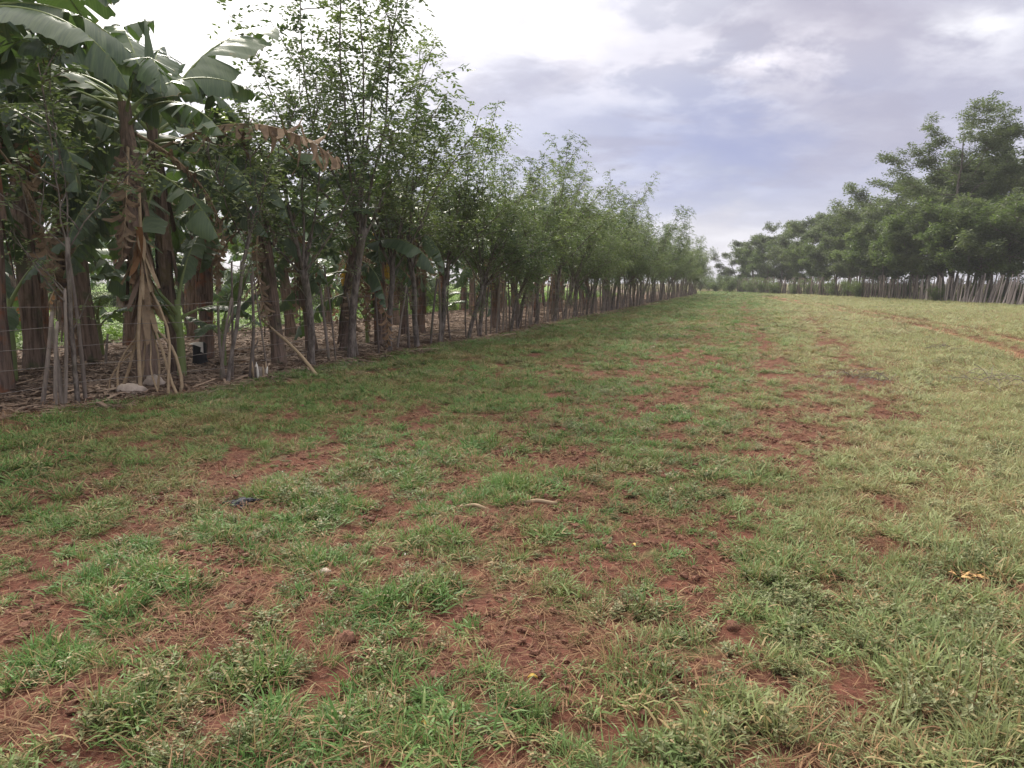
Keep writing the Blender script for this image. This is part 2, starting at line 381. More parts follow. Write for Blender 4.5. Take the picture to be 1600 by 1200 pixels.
def grass_col(t, r, green0, green1, pale, brown):
    P = wpos(t); px_, py_, pz_ = t.sep(P)
    v = t.m('SUBTRACT', t.m('MULTIPLY', t.m('SUBTRACT', px_, float(P0[0])), float(DV[1])), t.m('MULTIPLY', t.m('SUBTRACT', py_, float(P0[1])), float(DV[0])))
    ob = t.new('ShaderNodeObjectInfo').outputs['Random']
    big = t.noise(P, 0.45, 4, 0.6); mid = t.noise(P, 2.2, 3, 0.6)
    f = t.m('ADD', t.m('MULTIPLY', r, 0.4), t.m('ADD', t.m('MULTIPLY', t.smooth(mid, 0.3, 0.7), 0.35), t.m('MULTIPLY', ob, 0.3)))
    c = t.mix(f, green0, green1)
    c = t.mix(t.smooth(big, 0.47, 0.66, 0, 0.55), c, brown)
    right = t.smooth(t.m('ADD', v, t.m('MULTIPLY', t.m('SUBTRACT', big, 0.5), 3.0)), V_PALE - 2.5, V_PALE + 1.5)
    c = t.mix(t.m('MULTIPLY', right, 0.75), c, pale)
    dryf = t.m('ADD', t.m('MULTIPLY', r, 0.55), t.m('MULTIPLY', ob, 0.45))
    c = t.mix(t.smooth(dryf, 0.58, 0.84, 0, 0.9), c, (0.42, 0.29, 0.155))
    return c
m, t = mat('grass_blade'); r = t.attr('rnd')
c = grass_col(t, r, (0.070, 0.165, 0.045), (0.205, 0.345, 0.090), (0.45, 0.45, 0.235), (0.27, 0.205, 0.095))
finish(t, c, 0.55, transl=0.3, spec=0.25); M['grass'] = m
m, t = mat('weed_leaf'); r = t.attr('rnd')
c = grass_col(t, r, (0.11, 0.145, 0.052), (0.225, 0.255, 0.105), (0.32, 0.34, 0.18), (0.24, 0.175, 0.09))
finish(t, c, 0.5, transl=0.25, spec=0.3); M['weed'] = m
m, t = mat('straw'); r = t.attr('rnd')
finish(t, t.mix(r, (0.11, 0.050, 0.028), (0.36, 0.225, 0.12)), 0.85, transl=0.1); M['straw'] = m
m, t = mat('leaf_litter'); r = t.attr('rnd'); ob = t.new('ShaderNodeObjectInfo').outputs['Random']
f = t.m('ADD', t.m('MULTIPLY', r, 0.5), t.m('MULTIPLY', ob, 0.5))
c = t.mix(f, (0.075, 0.048, 0.035), (0.37, 0.265, 0.19))
finish(t, c, 0.85, transl=0.1); M['litter'] = m

# soil
m, t = mat('red_soil'); P = wpos(t)
nA = t.noise(P, 1.3, 5, 0.6); nB = t.noise(P, 14, 6, 0.7); nC = t.noise(P, 75, 4, 0.7)
c = t.mix(t.smooth(nB, 0.3, 0.7), (0.085, 0.033, 0.022), (0.225, 0.092, 0.060))
c = t.mix(t.smooth(nA, 0.4, 0.65, 0, 0.55), c, (0.150, 0.064, 0.050))
c = t.mix(t.smooth(nC, 0.58, 0.75, 0, 0.5), c, (0.34, 0.18, 0.12))
cv = t.attr('cover')
thatch = t.mix(t.smooth(nB, 0.35, 0.65), (0.095, 0.085, 0.040), (0.205, 0.190, 0.085))
c = t.mix(t.smooth(t.m('ADD', cv, t.m('MULTIPLY', t.m('SUBTRACT', nB, 0.5), 0.6)), 0.35, 0.9, 0, 0.9), c, thatch)
lit = t.attr('litter')
lc = t.mix(t.smooth(nB, 0.35, 0.68), (0.075, 0.050, 0.038), (0.24, 0.175, 0.13))
c = t.mix(t.smooth(lit, 0.3, 0.7), c, lc)
wd = t.attr('weedy')
c = t.mix(wd, c, t.mix(nA, (0.12, 0.20, 0.04), (0.22, 0.33, 0.08)))
bh = t.m('ADD', nB, t.m('MULTIPLY', nC, 0.4))
finish(t, c, 0.95, bh, 0.9, 0.03, spec=0.15); M['soil'] = m
m, t = mat('track_soil'); P = wpos(t); nB = t.noise(P, 5, 6, 0.7)
finish(t, t.mix(t.smooth(nB, 0.3, 0.7), (0.20, 0.095, 0.050), (0.36, 0.20, 0.115)), 0.95, nB, 0.7, 0.03, spec=0.15); M['track'] = m

# ------------------------------------------------------------------ ground
rr = np.concatenate([np.linspace(0.3, 1.5, 12), 1.5 * 1.0125 ** np.arange(1, 440), [420, 500, 600]])
aa = np.concatenate([np.arange(-52, 52, 0.24), np.arange(52, 308, 4.0)])
na, nr = len(aa), len(rr)
X = rr[:, None] * np.sin(np.radians(aa))[None]; Y = rr[:, None] * np.cos(np.radians(aa))[None]
Z = height(X, Y); Z[-3:] = 0
g = MB(); i = np.arange(nr - 1)[:, None] * na; j = np.arange(na)[None]; j2 = (j + 1) % na
Q = np.stack([i + j, i + na + j, i + na + j2, i + j2], -1).reshape(-1, 4)
Vg = np.stack([X, Y, Z], -1).reshape(-1, 3)
Vg = np.vstack([Vg, [[0, 0, float(Z[0].mean())]]])
g.add(Vg, Q, [(len(Vg) - 1, q, (q + 1) % na) for q in range(na)])
gme = g.mesh('ground', M['soil'])
uu, vv = uv(Vg[:, 0], Vg[:, 1])
for nm, val in (('cover', cover(Vg[:, 0], Vg[:, 1])),
                ('litter', np.clip(0.5 - vv * 1.5 + 1.2 * (fbm(Vg[:, 0] / .6, Vg[:, 1] / .6, 71) - .5), 0, 1) * np.clip((LITTER_W + 2 + vv) / 3, 0, 1)),
                ('weedy', np.clip((-vv - LITTER_W) / 3, 0, 1) + 0.0)):
    at = gme.attributes.new(nm, 'FLOAT', 'POINT'); at.data.foreach_set('value', np.asarray(val, np.float32))
tag(mk('ground', gme), kind='structure')
# dirt track: two worn ruts side by side on the right of the field
tk = MB(); rngt = np.random.default_rng(4)
seg = np.linalg.norm(np.diff(TRACK, axis=0), axis=1); TS = np.concatenate([[0], np.cumsum(seg)])
for off in (-0.55, 0.55):
    ss = np.arange(0, TS[-1], 0.35)
    C = np.stack([np.interp(ss, TS, TRACK[:, 0]), np.interp(ss, TS, TRACK[:, 1])], 1)
    Tn = np.gradient(C, axis=0); Tn /= np.linalg.norm(Tn, axis=1)[:, None]; Nn = np.stack([Tn[:, 1], -Tn[:, 0]], 1)
    wl = 0.14 + 0.30 * fbm(ss / 1.2, ss * 0 + off, 81, 3); wr = 0.14 + 0.30 * fbm(ss / 1.1, ss * 0 + off + 5, 82, 3)
    cols = [C + Nn * (off - wl)[:, None], C + Nn * off, C + Nn * (off + wr)[:, None]]
    V = np.stack([np.concatenate([q, (height(q[:, 0], q[:, 1]) + 0.02)[:, None]], 1) for q in cols], 1)
    V[:, 0, 2] -= 0.035; V[:, 2, 2] -= 0.035
    n = len(ss); i = np.arange(n - 1)[:, None] * 3; j = np.arange(2)[None]
    tk.add(V.reshape(-1, 3), np.stack([i + j, i + j + 1, i + 4 + j, i + 3 + j], -1).reshape(-1, 4))
tag(mk('dirt_track', tk.mesh('dirt_track', M['track'])), kind='structure')

# ------------------------------------------------------------------ scattered ground cover (stuff)
def blade(mb, rng, base, az_, L, w, elev, curl, segs=3, r=0.5):
    tt = np.linspace(0, 1, segs + 1)
    e = elev - curl * tt
    dl = L / segs
    hx = np.concatenate([[0], np.cumsum(np.cos(e[:-1]) * dl)]); hz = np.concatenate([[0], np.cumsum(np.sin(e[:-1]) * dl)])
    hz = np.maximum(hz, 0.003)
    ca, sa = math.cos(az_), math.sin(az_)
    C = np.stack([base[0] + hx * ca, base[1] + hx * sa, base[2] + hz], 1)
    ww = w * np.array([0.7, 1.0, 0.75, 0.08] if segs == 3 else np.interp(tt, [0, .35, 1], [.7, 1, .05])) / 2
    N = np.array((-sa, ca, 0)); tw = rng.uniform(-.5, .5)
    N = N * math.cos(tw) + np.array((0, 0, 1)) * math.sin(tw)
    V = np.stack([C - N * ww[:, None], C + N * ww[:, None]], 1).reshape(-1, 3)
    i = np.arange(segs) * 2
    mb.add(V, np.stack([i, i + 1, i + 3, i + 2], 1), None, r)
protos = {}
def proto_col(name, meshes):
    c = bpy.data.collections.new(name)
    for k, me in enumerate(meshes):
        o = bpy.data.objects.new('%s_%02d' % (name, k), me); c.objects.link(o)
    return c
rg = np.random.default_rng(7)
tufts = []
for k in range(6):                      # upright tufts
    mb = MB()
    for b in range(34):
        a = rg.uniform(0, 6.28); rad = rg.random() ** .7 * 0.05
        blade(mb, rg, (rad * math.cos(a), rad * math.sin(a), 0), a + rg.normal(0, .6), rg.uniform(.05, .13), rg.uniform(.003, .006), R(rg.uniform(35, 88)), R(rg.uniform(10, 110)), 3, rg.random())
    tufts.append(mb.mesh('grass_tuft', M['grass'], False))
for k in range(4):                      # sprawling grass with wider blades
    mb = MB()
    for b in range(30):
        a = rg.uniform(0, 6.28); rad = rg.random() * 0.09
        blade(mb, rg, (rad * math.cos(a), rad * math.sin(a), rg.uniform(0, .02)), rg.uniform(0, 6.28), rg.uniform(.05, .12), rg.uniform(.005, .010), R(rg.uniform(15, 65)), R(rg.uniform(20, 120)), 3, rg.random())
    tufts.append(mb.mesh('grass_sprawl', M['grass'], False))
weeds = []
def leaflet(mb, c, d, L, w, up=0.3, r=.5, fold=0.15):
    d = np.asarray(d, float); d /= np.linalg.norm(d) + 1e-9
    s = np.cross(d, (0, 0, 1.0)); s /= np.linalg.norm(s) + 1e-9
    n = np.cross(s, d)
    c = np.asarray(c, float)
    V = [c, c + d * L * .5 + s * w / 2 + n * w * fold, c + d * L, c + d * L * .5 - s * w / 2 + n * w * fold]
    mb.add(V, [(0, 1, 2, 3)], None, r)
for k in range(5):                      # low leafy weeds
    mb = MB()
    for s_ in range(9):
        a = rg.uniform(0, 6.28); H = rg.uniform(.02, .09); sp = rg.uniform(.01, .09)
        tip = np.array((sp * math.cos(a), sp * math.sin(a), H))
        mb.tube([tip * 0, tip * .5 + (0, 0, .01), tip], .0012, 3, .3, False)
        for q in range(9):
            f = rg.uniform(.25, 1); b = rg.uniform(0, 6.28)
            leaflet(mb, tip * f, (math.cos(b), math.sin(b), rg.uniform(-.2, .6)), rg.uniform(.012, .03), rg.uniform(.007, .015), r=rg.random())
    weeds.append(mb.mesh('weed_sprig', M['weed'], False))
straws = []
for k in range(5):
    mb = MB()
    for b in range(20):
        p = rg.uniform(-.12, .12, 2)
        blade(mb, rg, (p[0], p[1], rg.uniform(.003, .02)), rg.uniform(0, 6.28), rg.uniform(.04, .14), rg.uniform(.002, .005), R(rg.uniform(-5, 35)), R(rg.uniform(0, 60)), 3, rg.random())
    straws.append(mb.mesh('straw_wisp', M['straw'], False))
clods = []
for k in range(4):
    mb = MB()
    for b in range(8):
        c = rg.uniform(-.1, .1, 2); s_ = rg.uniform(.005, .016) * (1 + .5 * (b == 0))
        th = np.linspace(0, math.pi, 5); ph = np.arange(6) * math.pi / 3
        V = np.array([(math.sin(a) * math.cos(b_), math.sin(a) * math.sin(b_), math.cos(a) * .7) for a in th for b_ in ph]) * s_
        V *= (1 + rg.uniform(-.25, .25, (len(V), 1))); V[:, :2] += c
        i = np.arange(4)[:, None] * 6; j = np.arange(6)[None]; j2 = (j + 1) % 6
        mb.add(V, np.stack([i + j, i + 6 + j, i + 6 + j2, i + j2], -1).reshape(-1, 4))
    clods.append(mb.mesh('soil_crumbs', M['clod'], False))
litters = []
for k in range(8):
    mb = MB()
    for b in range(26):
        p = rg.uniform(-.35, .35, 2); a = rg.uniform(0, 6.28) if rg.random() < .5 else rg.normal(0.4, .4)
        L = rg.uniform(.06, .45) if b > 3 else rg.uniform(.4, .8); w = rg.uniform(.006, .028) if b > 3 else .045; tt = np.linspace(-.5, .5, 5)
        bend = rg.uniform(-.5, .5); z0 = rg.uniform(.005, .07)
        d = np.array((math.cos(a), math.sin(a))); nn_ = np.array((-d[1], d[0]))
        C = p + np.outer(tt * L, d) + np.outer(bend * L * tt ** 2, nn_)
        z = z0 + rg.uniform(-.12, .12) * tt * L + rg.uniform(0, .06) * np.cos(tt * 3)
        V0 = np.c_[C - nn_ * w / 2, z]; V1 = np.c_[C + nn_ * w / 2, z + rg.uniform(-.02, .02)]
        V = np.stack([V0, V1], 1).reshape(-1, 3); V[:, 2] = np.maximum(V[:, 2], .002); i = np.arange(4) * 2
        mb.add(V, np.stack([i, i + 1, i + 3, i + 2], 1), None, rg.random())
    litters.append(mb.mesh('litter_strips', M['litter'], False))

def scatter(name, pts, scl, rot, idx, coll, label):
    mb = MB(); z = height(pts[:, 0], pts[:, 1]); mb.add(np.c_[pts, z])
    me = bpy.data.meshes.new(name); me.vertices.add(len(pts)); me.vertices.foreach_set('co', np.c_[pts, z].astype(np.float32).ravel())
    for nm, ty, val in (('scl', 'FLOAT_VECTOR', scl), ('rot', 'FLOAT_VECTOR', rot), ('idx', 'INT', idx)):
        at = me.attributes.new(nm, ty, 'POINT')
        at.data.foreach_set('vector' if ty == 'FLOAT_VECTOR' else 'value', np.asarray(val, np.int32 if ty == 'INT' else np.float32).ravel())
    o = mk(name, me)
    ng = bpy.data.node_groups.new('scatter_' + name, 'GeometryNodeTree')
    ng.interface.new_socket('Geometry', in_out='INPUT', socket_type='NodeSocketGeometry')
    ng.interface.new_socket('Geometry', in_out='OUTPUT', socket_type='NodeSocketGeometry')
    N = ng.nodes; Lk = ng.links
    gi, go = N.new('NodeGroupInput'), N.new('NodeGroupOutput')
    ip = N.new('GeometryNodeInstanceOnPoints'); ci = N.new('GeometryNodeCollectionInfo')
    ci.inputs['Collection'].default_value = coll; ci.inputs['Separate Children'].default_value = True; ci.inputs['Reset Children'].default_value = True
    def na_(n_, ty):
        q = N.new('GeometryNodeInputNamedAttribute'); q.data_type = ty; q.inputs['Name'].default_value = n_; return q.outputs[0]
    ip.inputs['Pick Instance'].default_value = True
    Lk.new(gi.outputs[0], ip.inputs['Points']); Lk.new(ci.outputs[0], ip.inputs['Instance'])
    Lk.new(na_('idx', 'INT'), ip.inputs['Instance Index']); Lk.new(na_('rot', 'FLOAT_VECTOR'), ip.inputs['Rotation']); Lk.new(na_('scl', 'FLOAT_VECTOR'), ip.inputs['Scale'])
    Lk.new(ip.outputs[0], go.inputs[0])
    md = o.modifiers.new('scatter', 'NODES'); md.node_group = ng
    tag(o, label, name.replace('_', ' '), None, 'stuff')
    return o
def ring_points(rng, r0, r1, dens, half=60):
    A = R(2 * half) / 2 * (r1 * r1 - r0 * r0); n = int(A * dens)
    r_ = np.sqrt(rng.uniform(r0 * r0, r1 * r1, n)); a = R(1) * rng.uniform(-half, half, n)
    return np.c_[r_ * np.sin(a), r_ * np.cos(a)]
ZONES = [(1.2, 6, 260, 1.0), (6, 12, 150, 1.15), (12, 24, 60, 1.6), (24, 45, 22, 2.4), (45, 70, 16, 2.7), (70, 125, 10, 3.3)]
def field_scatter(name, seed, coll, nvar, dens_k, size, prob, label, zones=ZONES, hk=1.0, tilt=0.15):
    rng = np.random.default_rng(seed); PP, SS, RR, II = [], [], [], []
    for (r0, r1, d, s_) in zones:
        p = ring_points(rng, r0, r1, d * dens_k); pr = prob(p[:, 0], p[:, 1])
        k = rng.random(len(p)) < pr; p = p[k]; pr = pr[k]; n = len(p)
        u_, v_ = uv(p[:, 0], p[:, 1])
        ls = spots(p[:, 0], p[:, 1], LUSH) if r0 < 12 else 0
        s0 = size * rng.uniform(.5, 1.5, n) * s_ * (0.75 + .4 * pr) * (1 + .25 * ls)
        tall = (1 + .35 * ls) * hk * (0.85 + 0.5 * np.clip((v_ - V_PALE) / 3, 0, 1)) / s_ ** .75
        SS.append(np.c_[s0, s0, s0 * tall]); PP.append(p)
        RR.append(np.c_[rng.normal(0, tilt, n), rng.normal(0, tilt, n), rng.uniform(0, 6.28, n)]); II.append(rng.integers(0, nvar, n))
    P = np.vstack(PP)
    print(name, len(P))
    return scatter(name, P, np.vstack(SS), np.vstack(RR), np.concatenate(II), coll, label)
M['bright_weed'] = leaf_mat('bright_weed', (0.13, 0.22, 0.045), (0.30, 0.42, 0.10), None, 0.35)
bright = []
for me_ in weeds:
    q_ = me_.copy(); q_.materials[0] = M['bright_weed']; bright.append(q_)
cov_s = lambda x, y: np.clip((cover(x, y) - 0.12) * 1.45, .13 * (uv(x, y)[1] > .3), 1) * (fbm(x / .12, y / .12, 61, 2) * .9 + .3)
field_scatter('grass', 1, proto_col('p_grass', tufts), len(tufts), 1.75, .76, lambda x, y: np.clip(cov_s(x, y), 0, 1), 'short patchy green and straw coloured grass covering the red field')
field_scatter('weeds', 2, proto_col('p_weeds', weeds), len(weeds), 0.95, .72, lambda x, y: np.clip(cover(x, y) * 1.1 - .05, 0, 1) * np.clip(2.2 * fbm(x / 1.1, y / 1.1, 91, 3) - .65, 0, 1), 'low small leaved weeds growing among the grass')
field_scatter('dry_straw', 3, proto_col('p_straw', straws), len(straws), 0.95, .85, lambda x, y: np.where(uv(x, y)[1] > 0, .35 + .4 * vnoise(x / .5, y / .5, 3), 0), 'dry brown straw and dead roots lying on the soil', zones=ZONES[:4])
field_scatter('soil_crumbs', 5, proto_col('p_clods', clods), len(clods), 0.35, 1.0, lambda x, y: np.clip(1 - cover(x, y) * 1.3, 0, 1) * (uv(x, y)[1] > 0), 'crumbs of red soil on the bare patches', zones=ZONES[:2])
# litter under the grove
rng = np.random.default_rng(12); n = 42000
s_ = rng.uniform(-2, FLEN - 8, n); off = rng.uniform(-0.75, LITTER_W + 1.5, n)
fp = np.stack([np.interp(s_, FS, FL[:, 0]), np.interp(s_, FS, FL[:, 1])], 1)
pts = fp + np.outer(off, (-DV[1], DV[0]))
keep = rng.random(n) < np.where(off < 0.1, .22, np.where(s_ > 50, .5, 1))
pts = pts[keep]; n = len(pts)
sc0 = rng.uniform(.4, .85, n)
scatter('leaf_litter', pts, np.c_[sc0, sc0, sc0 * .75], np.c_[rng.normal(0, .07, n), rng.normal(0, .1, n), rng.uniform(0, 6.28, n)], rng.integers(0, 8, n), proto_col('p_litter', litters), 'dead banana leaves and strips lying under the grove')
# bright weeds beyond the grove
rng = np.random.default_rng(13); n = 26000
s_ = rng.uniform(-30, 75, n); off = rng.uniform(LITTER_W - .2, 42, n)
fp = P0 + np.outer(s_, DV); pts = fp + np.outer(off, (-DV[1], DV[0]))
sc0 = rng.uniform(2.0, 5.5, n)
scatter('tall_weeds', pts, np.c_[sc0, sc0, sc0 * .8], np.c_[rng.normal(0, .1, n), rng.normal(0, .1, n), rng.uniform(0, 6.28, n)], rng.integers(0, 5, n), proto_col('p_tall', bright), 'bright green weeds on the open ground behind the grove')
#NEXT
# ------------------------------------------------------------------ trees
def grow(rng, start, d, L, r0, r1, n, wander, pull):
    P = [np.array(start, float)]; d = np.array(d, float); d /= np.linalg.norm(d)
    for i in range(n):
        d = d + rng.normal(0, wander, 3) + np.array(pull) / n; d /= np.linalg.norm(d)
        P.append(P[-1] + d * L / n)
    return np.array(P), np.linspace(r0, r1, n + 1)
def at(P, f):
    k = f * (len(P) - 1); i = min(int(k), len(P) - 2); return P[i] + (P[i + 1] - P[i]) * (k - i), P[i + 1] - P[i]
def perp(rng, d, ang):
    d = d / (np.linalg.norm(d) + 1e-9); a = rng.normal(size=3); a -= d * (a @ d); a /= np.linalg.norm(a)
    return d * math.cos(ang) + a * math.sin(ang)
def pinnate(mb, rng, c, d, L=0.26, pairs=6, lw=0.026, ll=0.055, droop=0.9):
    """a feather leaf: a row of small paired leaflets along a drooping rachis"""
    d = np.asarray(d, float); d /= np.linalg.norm(d) + 1e-9
    tt = np.linspace(0.15, 1, pairs); s = np.cross(d, (0, 0, 1.0)); s /= np.linalg.norm(s) + 1e-9
    P = c + np.outer(tt * L, d) + np.outer(-(tt ** 2) * L * droop * .6, (0, 0, 1.0))
    r = rng.random()
    side = np.tile([1, -1], pairs)[:, None]
    B = np.repeat(P, 2, 0); dirn = s * side * .85 + d * .35 + rng.normal(0, .25, (2 * pairs, 3)) + np.array((0, 0, -.25))
    dirn /= np.linalg.norm(dirn, axis=1)[:, None]
    w = np.cross(dirn, rng.normal(0, .45, (2 * pairs, 3)) + (0, 0, 1.0)); w /= np.linalg.norm(w, axis=1)[:, None] + 1e-9
    l = ll * rng.uniform(.75, 1.2, (2 * pairs, 1)); q = lw * rng.uniform(.7, 1.1, (2 * pairs, 1))
    V = np.stack([B, B + dirn * l * .5 + w * q / 2, B + dirn * l, B + dirn * l * .5 - w * q / 2], 1).reshape(-1, 3)
    mb.add(V, np.arange(len(V)).reshape(-1, 4), None, np.clip(r + rng.normal(0, .12), 0, 1))
def fence_tree(seed, H=7.0, wands=7, dens=1.0, fork=2.0, r0=.075, big_=1.0, f0_=.42, tmax=.8):
    """a live fence post: cut back at head height and sprouting long leafy wands"""
    rng = np.random.default_rng(seed); tb, lf = MB(), MB()
    P, rad = grow(rng, (0, 0, -.1), (rng.normal(0, .06), rng.normal(0, .06), 1), fork + .1, r0, r0 * .8, 8, .05, (0, 0, .2))
    rad = rad * (1 + .25 * np.exp(-((np.arange(9) - 8) / 1.2) ** 2)); rad[0] *= 1.35
    tb.tube(P, rad, 9, .5, True, .16, rng)
    for w in range(wands):
        a = 6.28 * w / wands + rng.normal(0, .4); tilt = rng.uniform(.15, tmax) if w else .1
        d = np.array((math.cos(a) * math.sin(tilt) + .10, math.sin(a) * math.sin(tilt), math.cos(tilt)))
        L = (H - fork) * rng.uniform(.62, 1.05); s0, _ = at(P, rng.uniform(.82, 1))
        if w > wands * .7: L *= .65
        W, wr = grow(rng, s0, d, L, r0 * .38, .006, 12, .075, (0.10, 0, .45 - .9 * (tilt > .5)))
        tb.tube(W, wr, 5, .5)
        def leafy(Q, f0, f1, step, amp):
            Lq = np.linalg.norm(np.diff(Q, axis=0), axis=1).sum(); k = max(2, int(Lq * (f1 - f0) / step * dens))
            for f in np.linspace(f0, f1, k):
                f = min(.999, max(0, f + rng.normal(0, .01)))
                p, dd = at(Q, f); dl = perp(rng, dd, rng.uniform(.6, 1.25)); dl[2] -= .1
                pinnate(lf, rng, p, dl, amp * big_ * rng.uniform(.8, 1.3), 6, .046 * big_, .092 * big_)
        leafy(W, f0_, 1, .050 if f0_ < .5 else .026, .34)
        for b in range(8):
            f = rng.uniform(.15, .92); p, dd = at(W, f); dl = perp(rng, dd, rng.uniform(.45, 1.0)); dl[2] = abs(dl[2]) * .8 + .1
            B, br = grow(rng, p, dl, L * rng.uniform(.14, .36) * (1.15 - f * .5), .012, .004, 6, .09, (0, 0, rng.uniform(-.4, .3)))
            tb.tube(B, br, 4, .5, False); leafy(B, .25, 1, .052, .32)
    for b in range(4):                  # low shoots
        p, dd = at(P, rng.uniform(.35, .95)); B, br = grow(rng, p, perp(rng, np.array((0, 0, 1.)), rng.uniform(.5, 1.2)), rng.uniform(.5, 1.3), .012, .004, 6, .1, (0, 0, .2))
        tb.tube(B, br, 4, .5, False); 
        for f in np.linspace(.3, 1, int(12 * dens)):
            p, dd = at(B, min(f, .999)); pinnate(lf, rng, p, perp(rng, dd, .9), .24)
    return tb.mesh('fence_tree_trunk', M['bark']), lf.mesh('fence_tree_crown', M['fence_leaf'], False)
def spray(lf, rng, c, size, n, flat, lw, ll):
    """a layered spray of foliage: small leaf blades in a flattened cloud"""
    p = rng.normal(0, 1, (n, 3)); p /= np.linalg.norm(p, axis=1)[:, None]; p *= (rng.random((n, 1)) ** .45)
    p = p * (size, size, size * flat); p[:, 2] -= .25 * size * (p[:, 0] ** 2 + p[:, 1] ** 2) / size ** 2
    B = c + p; dirn = rng.normal(0, 1, (n, 3)) * (1, 1, .45); dirn[:, :2] += p[:, :2] / size; dirn /= np.linalg.norm(dirn, axis=1)[:, None]
    w = np.cross(dirn, rng.normal(0, .5, (n, 3)) + (0, 0, 1.0)); w /= np.linalg.norm(w, axis=1)[:, None] + 1e-9
    l = ll * rng.uniform(.6, 1.3, (n, 1)); q = lw * rng.uniform(.6, 1.2, (n, 1))
    V = np.stack([B, B + dirn * l * .5 + w * q / 2, B + dirn * l, B + dirn * l * .5 - w * q / 2], 1).reshape(-1, 3)
    rr_ = np.clip(rng.uniform(.1, .9) + rng.normal(0, .15, n), 0, 1)
    lf.add(V, np.arange(len(V)).reshape(-1, 4), None, np.repeat(rr_, 4))
def shade_tree(seed, H=9.0, spread=3.2, trunk=.18, leaf='dark_leaf', low=.25, nl=9, flat=.38, lsz=(.075, .17), dens=1.0, lay=1.0):
    rng = np.random.default_rng(seed); tb, lf = MB(), MB()
    P, rad = grow(rng, (0, 0, -.1), (rng.normal(0, .05), rng.normal(0, .05), 1), H * .93, trunk, trunk * .12, 14, .05, (0, 0, .2))
    rad[0] *= 1.35; tb.tube(P, rad, 9, .5, True, .12, rng)
    for i in range(nl):
        f = low + (1 - low) * (i + rng.uniform(0, .6)) / nl; p, _ = at(P, min(f, .99)); a = rng.uniform(0, 6.28) if i < 3 else a + 2.4 + rng.normal(0, .5)
        env = math.sin(math.pi * min(1, .12 + .88 * ((1 - f) / (1 - low)) ** .75)) ** .5
        L = spread * (0.35 + .75 * env) * rng.uniform(.75, 1.2); up = rng.uniform(.15, .6)
        Lb, lr = grow(rng, p, (math.cos(a), math.sin(a), up), L, trunk * .42 * (1.1 - f), .015, 8, .11, (0, 0, .1))
        tb.tube(Lb, lr, 5, .5, True)
        for k in range(int(7 * lay)):
            ff = rng.uniform(.3, 1); q, dd = at(Lb, min(ff, .999)); dl = perp(rng, dd, rng.uniform(.4, 1.1)); dl[2] = dl[2] * .5 + .18
            T, tr = grow(rng, q, dl, L * rng.uniform(.2, .45), .02, .006, 5, .12, (0, 0, .1)); tb.tube(T, tr, 4, .5, False)
            for e in (.5, .78, .999):
                c, _ = at(T, e); s_ = rng.uniform(.34, .72) * (H / 9) ** .5
                spray(lf, rng, c, s_, int(75 * dens * (s_ / .45) ** 1.5), flat, *lsz)
        c, _ = at(Lb, .999); spray(lf, rng, c, .5, int(90 * dens), flat, *lsz)
    c, _ = at(P, .999); 
    for q in range(4): spray(lf, rng, c + rng.normal(0, .4, 3) * (1, 1, .5), .55, int(100 * dens), flat, *lsz)
    return tb.mesh('tree_trunk', M['bark']), lf.mesh('tree_crown', M[leaf], False)
def bush(seed, H=2.6, spread=1.8, leaf='bush_leaf', n=34, lsz=(.06, .13)):
    rng = np.random.default_rng(seed); tb, lf = MB(), MB()
    for i in range(9):
        a = rng.uniform(0, 6.28); t_ = rng.uniform(.1, .9)
        P, rad = grow(rng, (rng.normal(0, .12), rng.normal(0, .12), -.05), (math.cos(a) * math.sin(t_), math.sin(a) * math.sin(t_), math.cos(t_)), H * rng.uniform(.6, .95), .03, .008, 7, .1, (0, 0, .2))
        tb.tube(P, rad, 5, .5)
        for f in np.linspace(.3, .999, n // 8 + 2):
            c, _ = at(P, f); spray(lf, rng, c + rng.normal(0, .15, 3), rng.uniform(.3, .55) * spread / 1.8, 85, .7, *lsz)
    return tb.mesh('bush_stems', M['bark']), lf.mesh('bush_foliage', M[leaf], False)
def plant_tree(name, meshes, x, y, rz, s, label, cat, group, parts=('trunk', 'crown'), tilt=(0, 0), sz=None):
    o = empty(name, (x, y, hgt(x, y) - .02), rz, s if sz is None else (s, s, sz), tilt)
    tag(o, label, cat, group)
    mk(parts[0], meshes[0], o); mk(parts[1], meshes[1], o)
    return o

# ---- right side: tall shade trees behind the stick fence
RF = np.array([((px - 800) / F_PX * dp, dp) for px, dp in ((1600, 48), (1525, 53), (1440, 60.5), (1360, 69.5), (1290, 80), (1220, 93), (1150, 113))])
dR = RF[0] - RF[1]; dR /= np.linalg.norm(dR)
print('right fence', RF.tolist(), 'left', FL.tolist(), FLEN, V_PALE)
def at_depth(px, depth): return (px - 800) / F_PX * depth * math.cos(0), depth
big = [shade_tree(106, 18.0, 5.4, .30, low=.30, nl=21, flat=.5, lsz=(.12, .30), dens=.48, lay=1.1), shade_tree(102, 18.5, 6.2, .28, low=.22, nl=19, flat=.5, lsz=(.12, .30), dens=.5, lay=1.1)]
med = [shade_tree(110 + k, 9.0, 3.9, .17, low=.20, nl=13, flat=.6, lsz=(.11, .26), dens=.62, lay=1.2) for k in range(4)]
low_ = [shade_tree(120 + k, 6.2, 2.8, .12, 'bush_leaf' if k % 2 else 'dark_leaf', low=.36, nl=11, flat=.7, lsz=(.10, .24), dens=.62, lay=1.1) for k in range(4)]
bsh = [bush(130 + k) for k in range(3)]
rgt = np.random.default_rng(55)
items = []   # px, depth, mesh, scale, name, text
items += [(1478, 57, big[0], .88, 'tall_shade_tree', 'tall layered tree with a bare pale trunk standing out above the right hand tree line')]
items += [(1596, 54, big[1], .66, 'tall_shade_tree', 'tall dark tree at the right edge of the picture')]
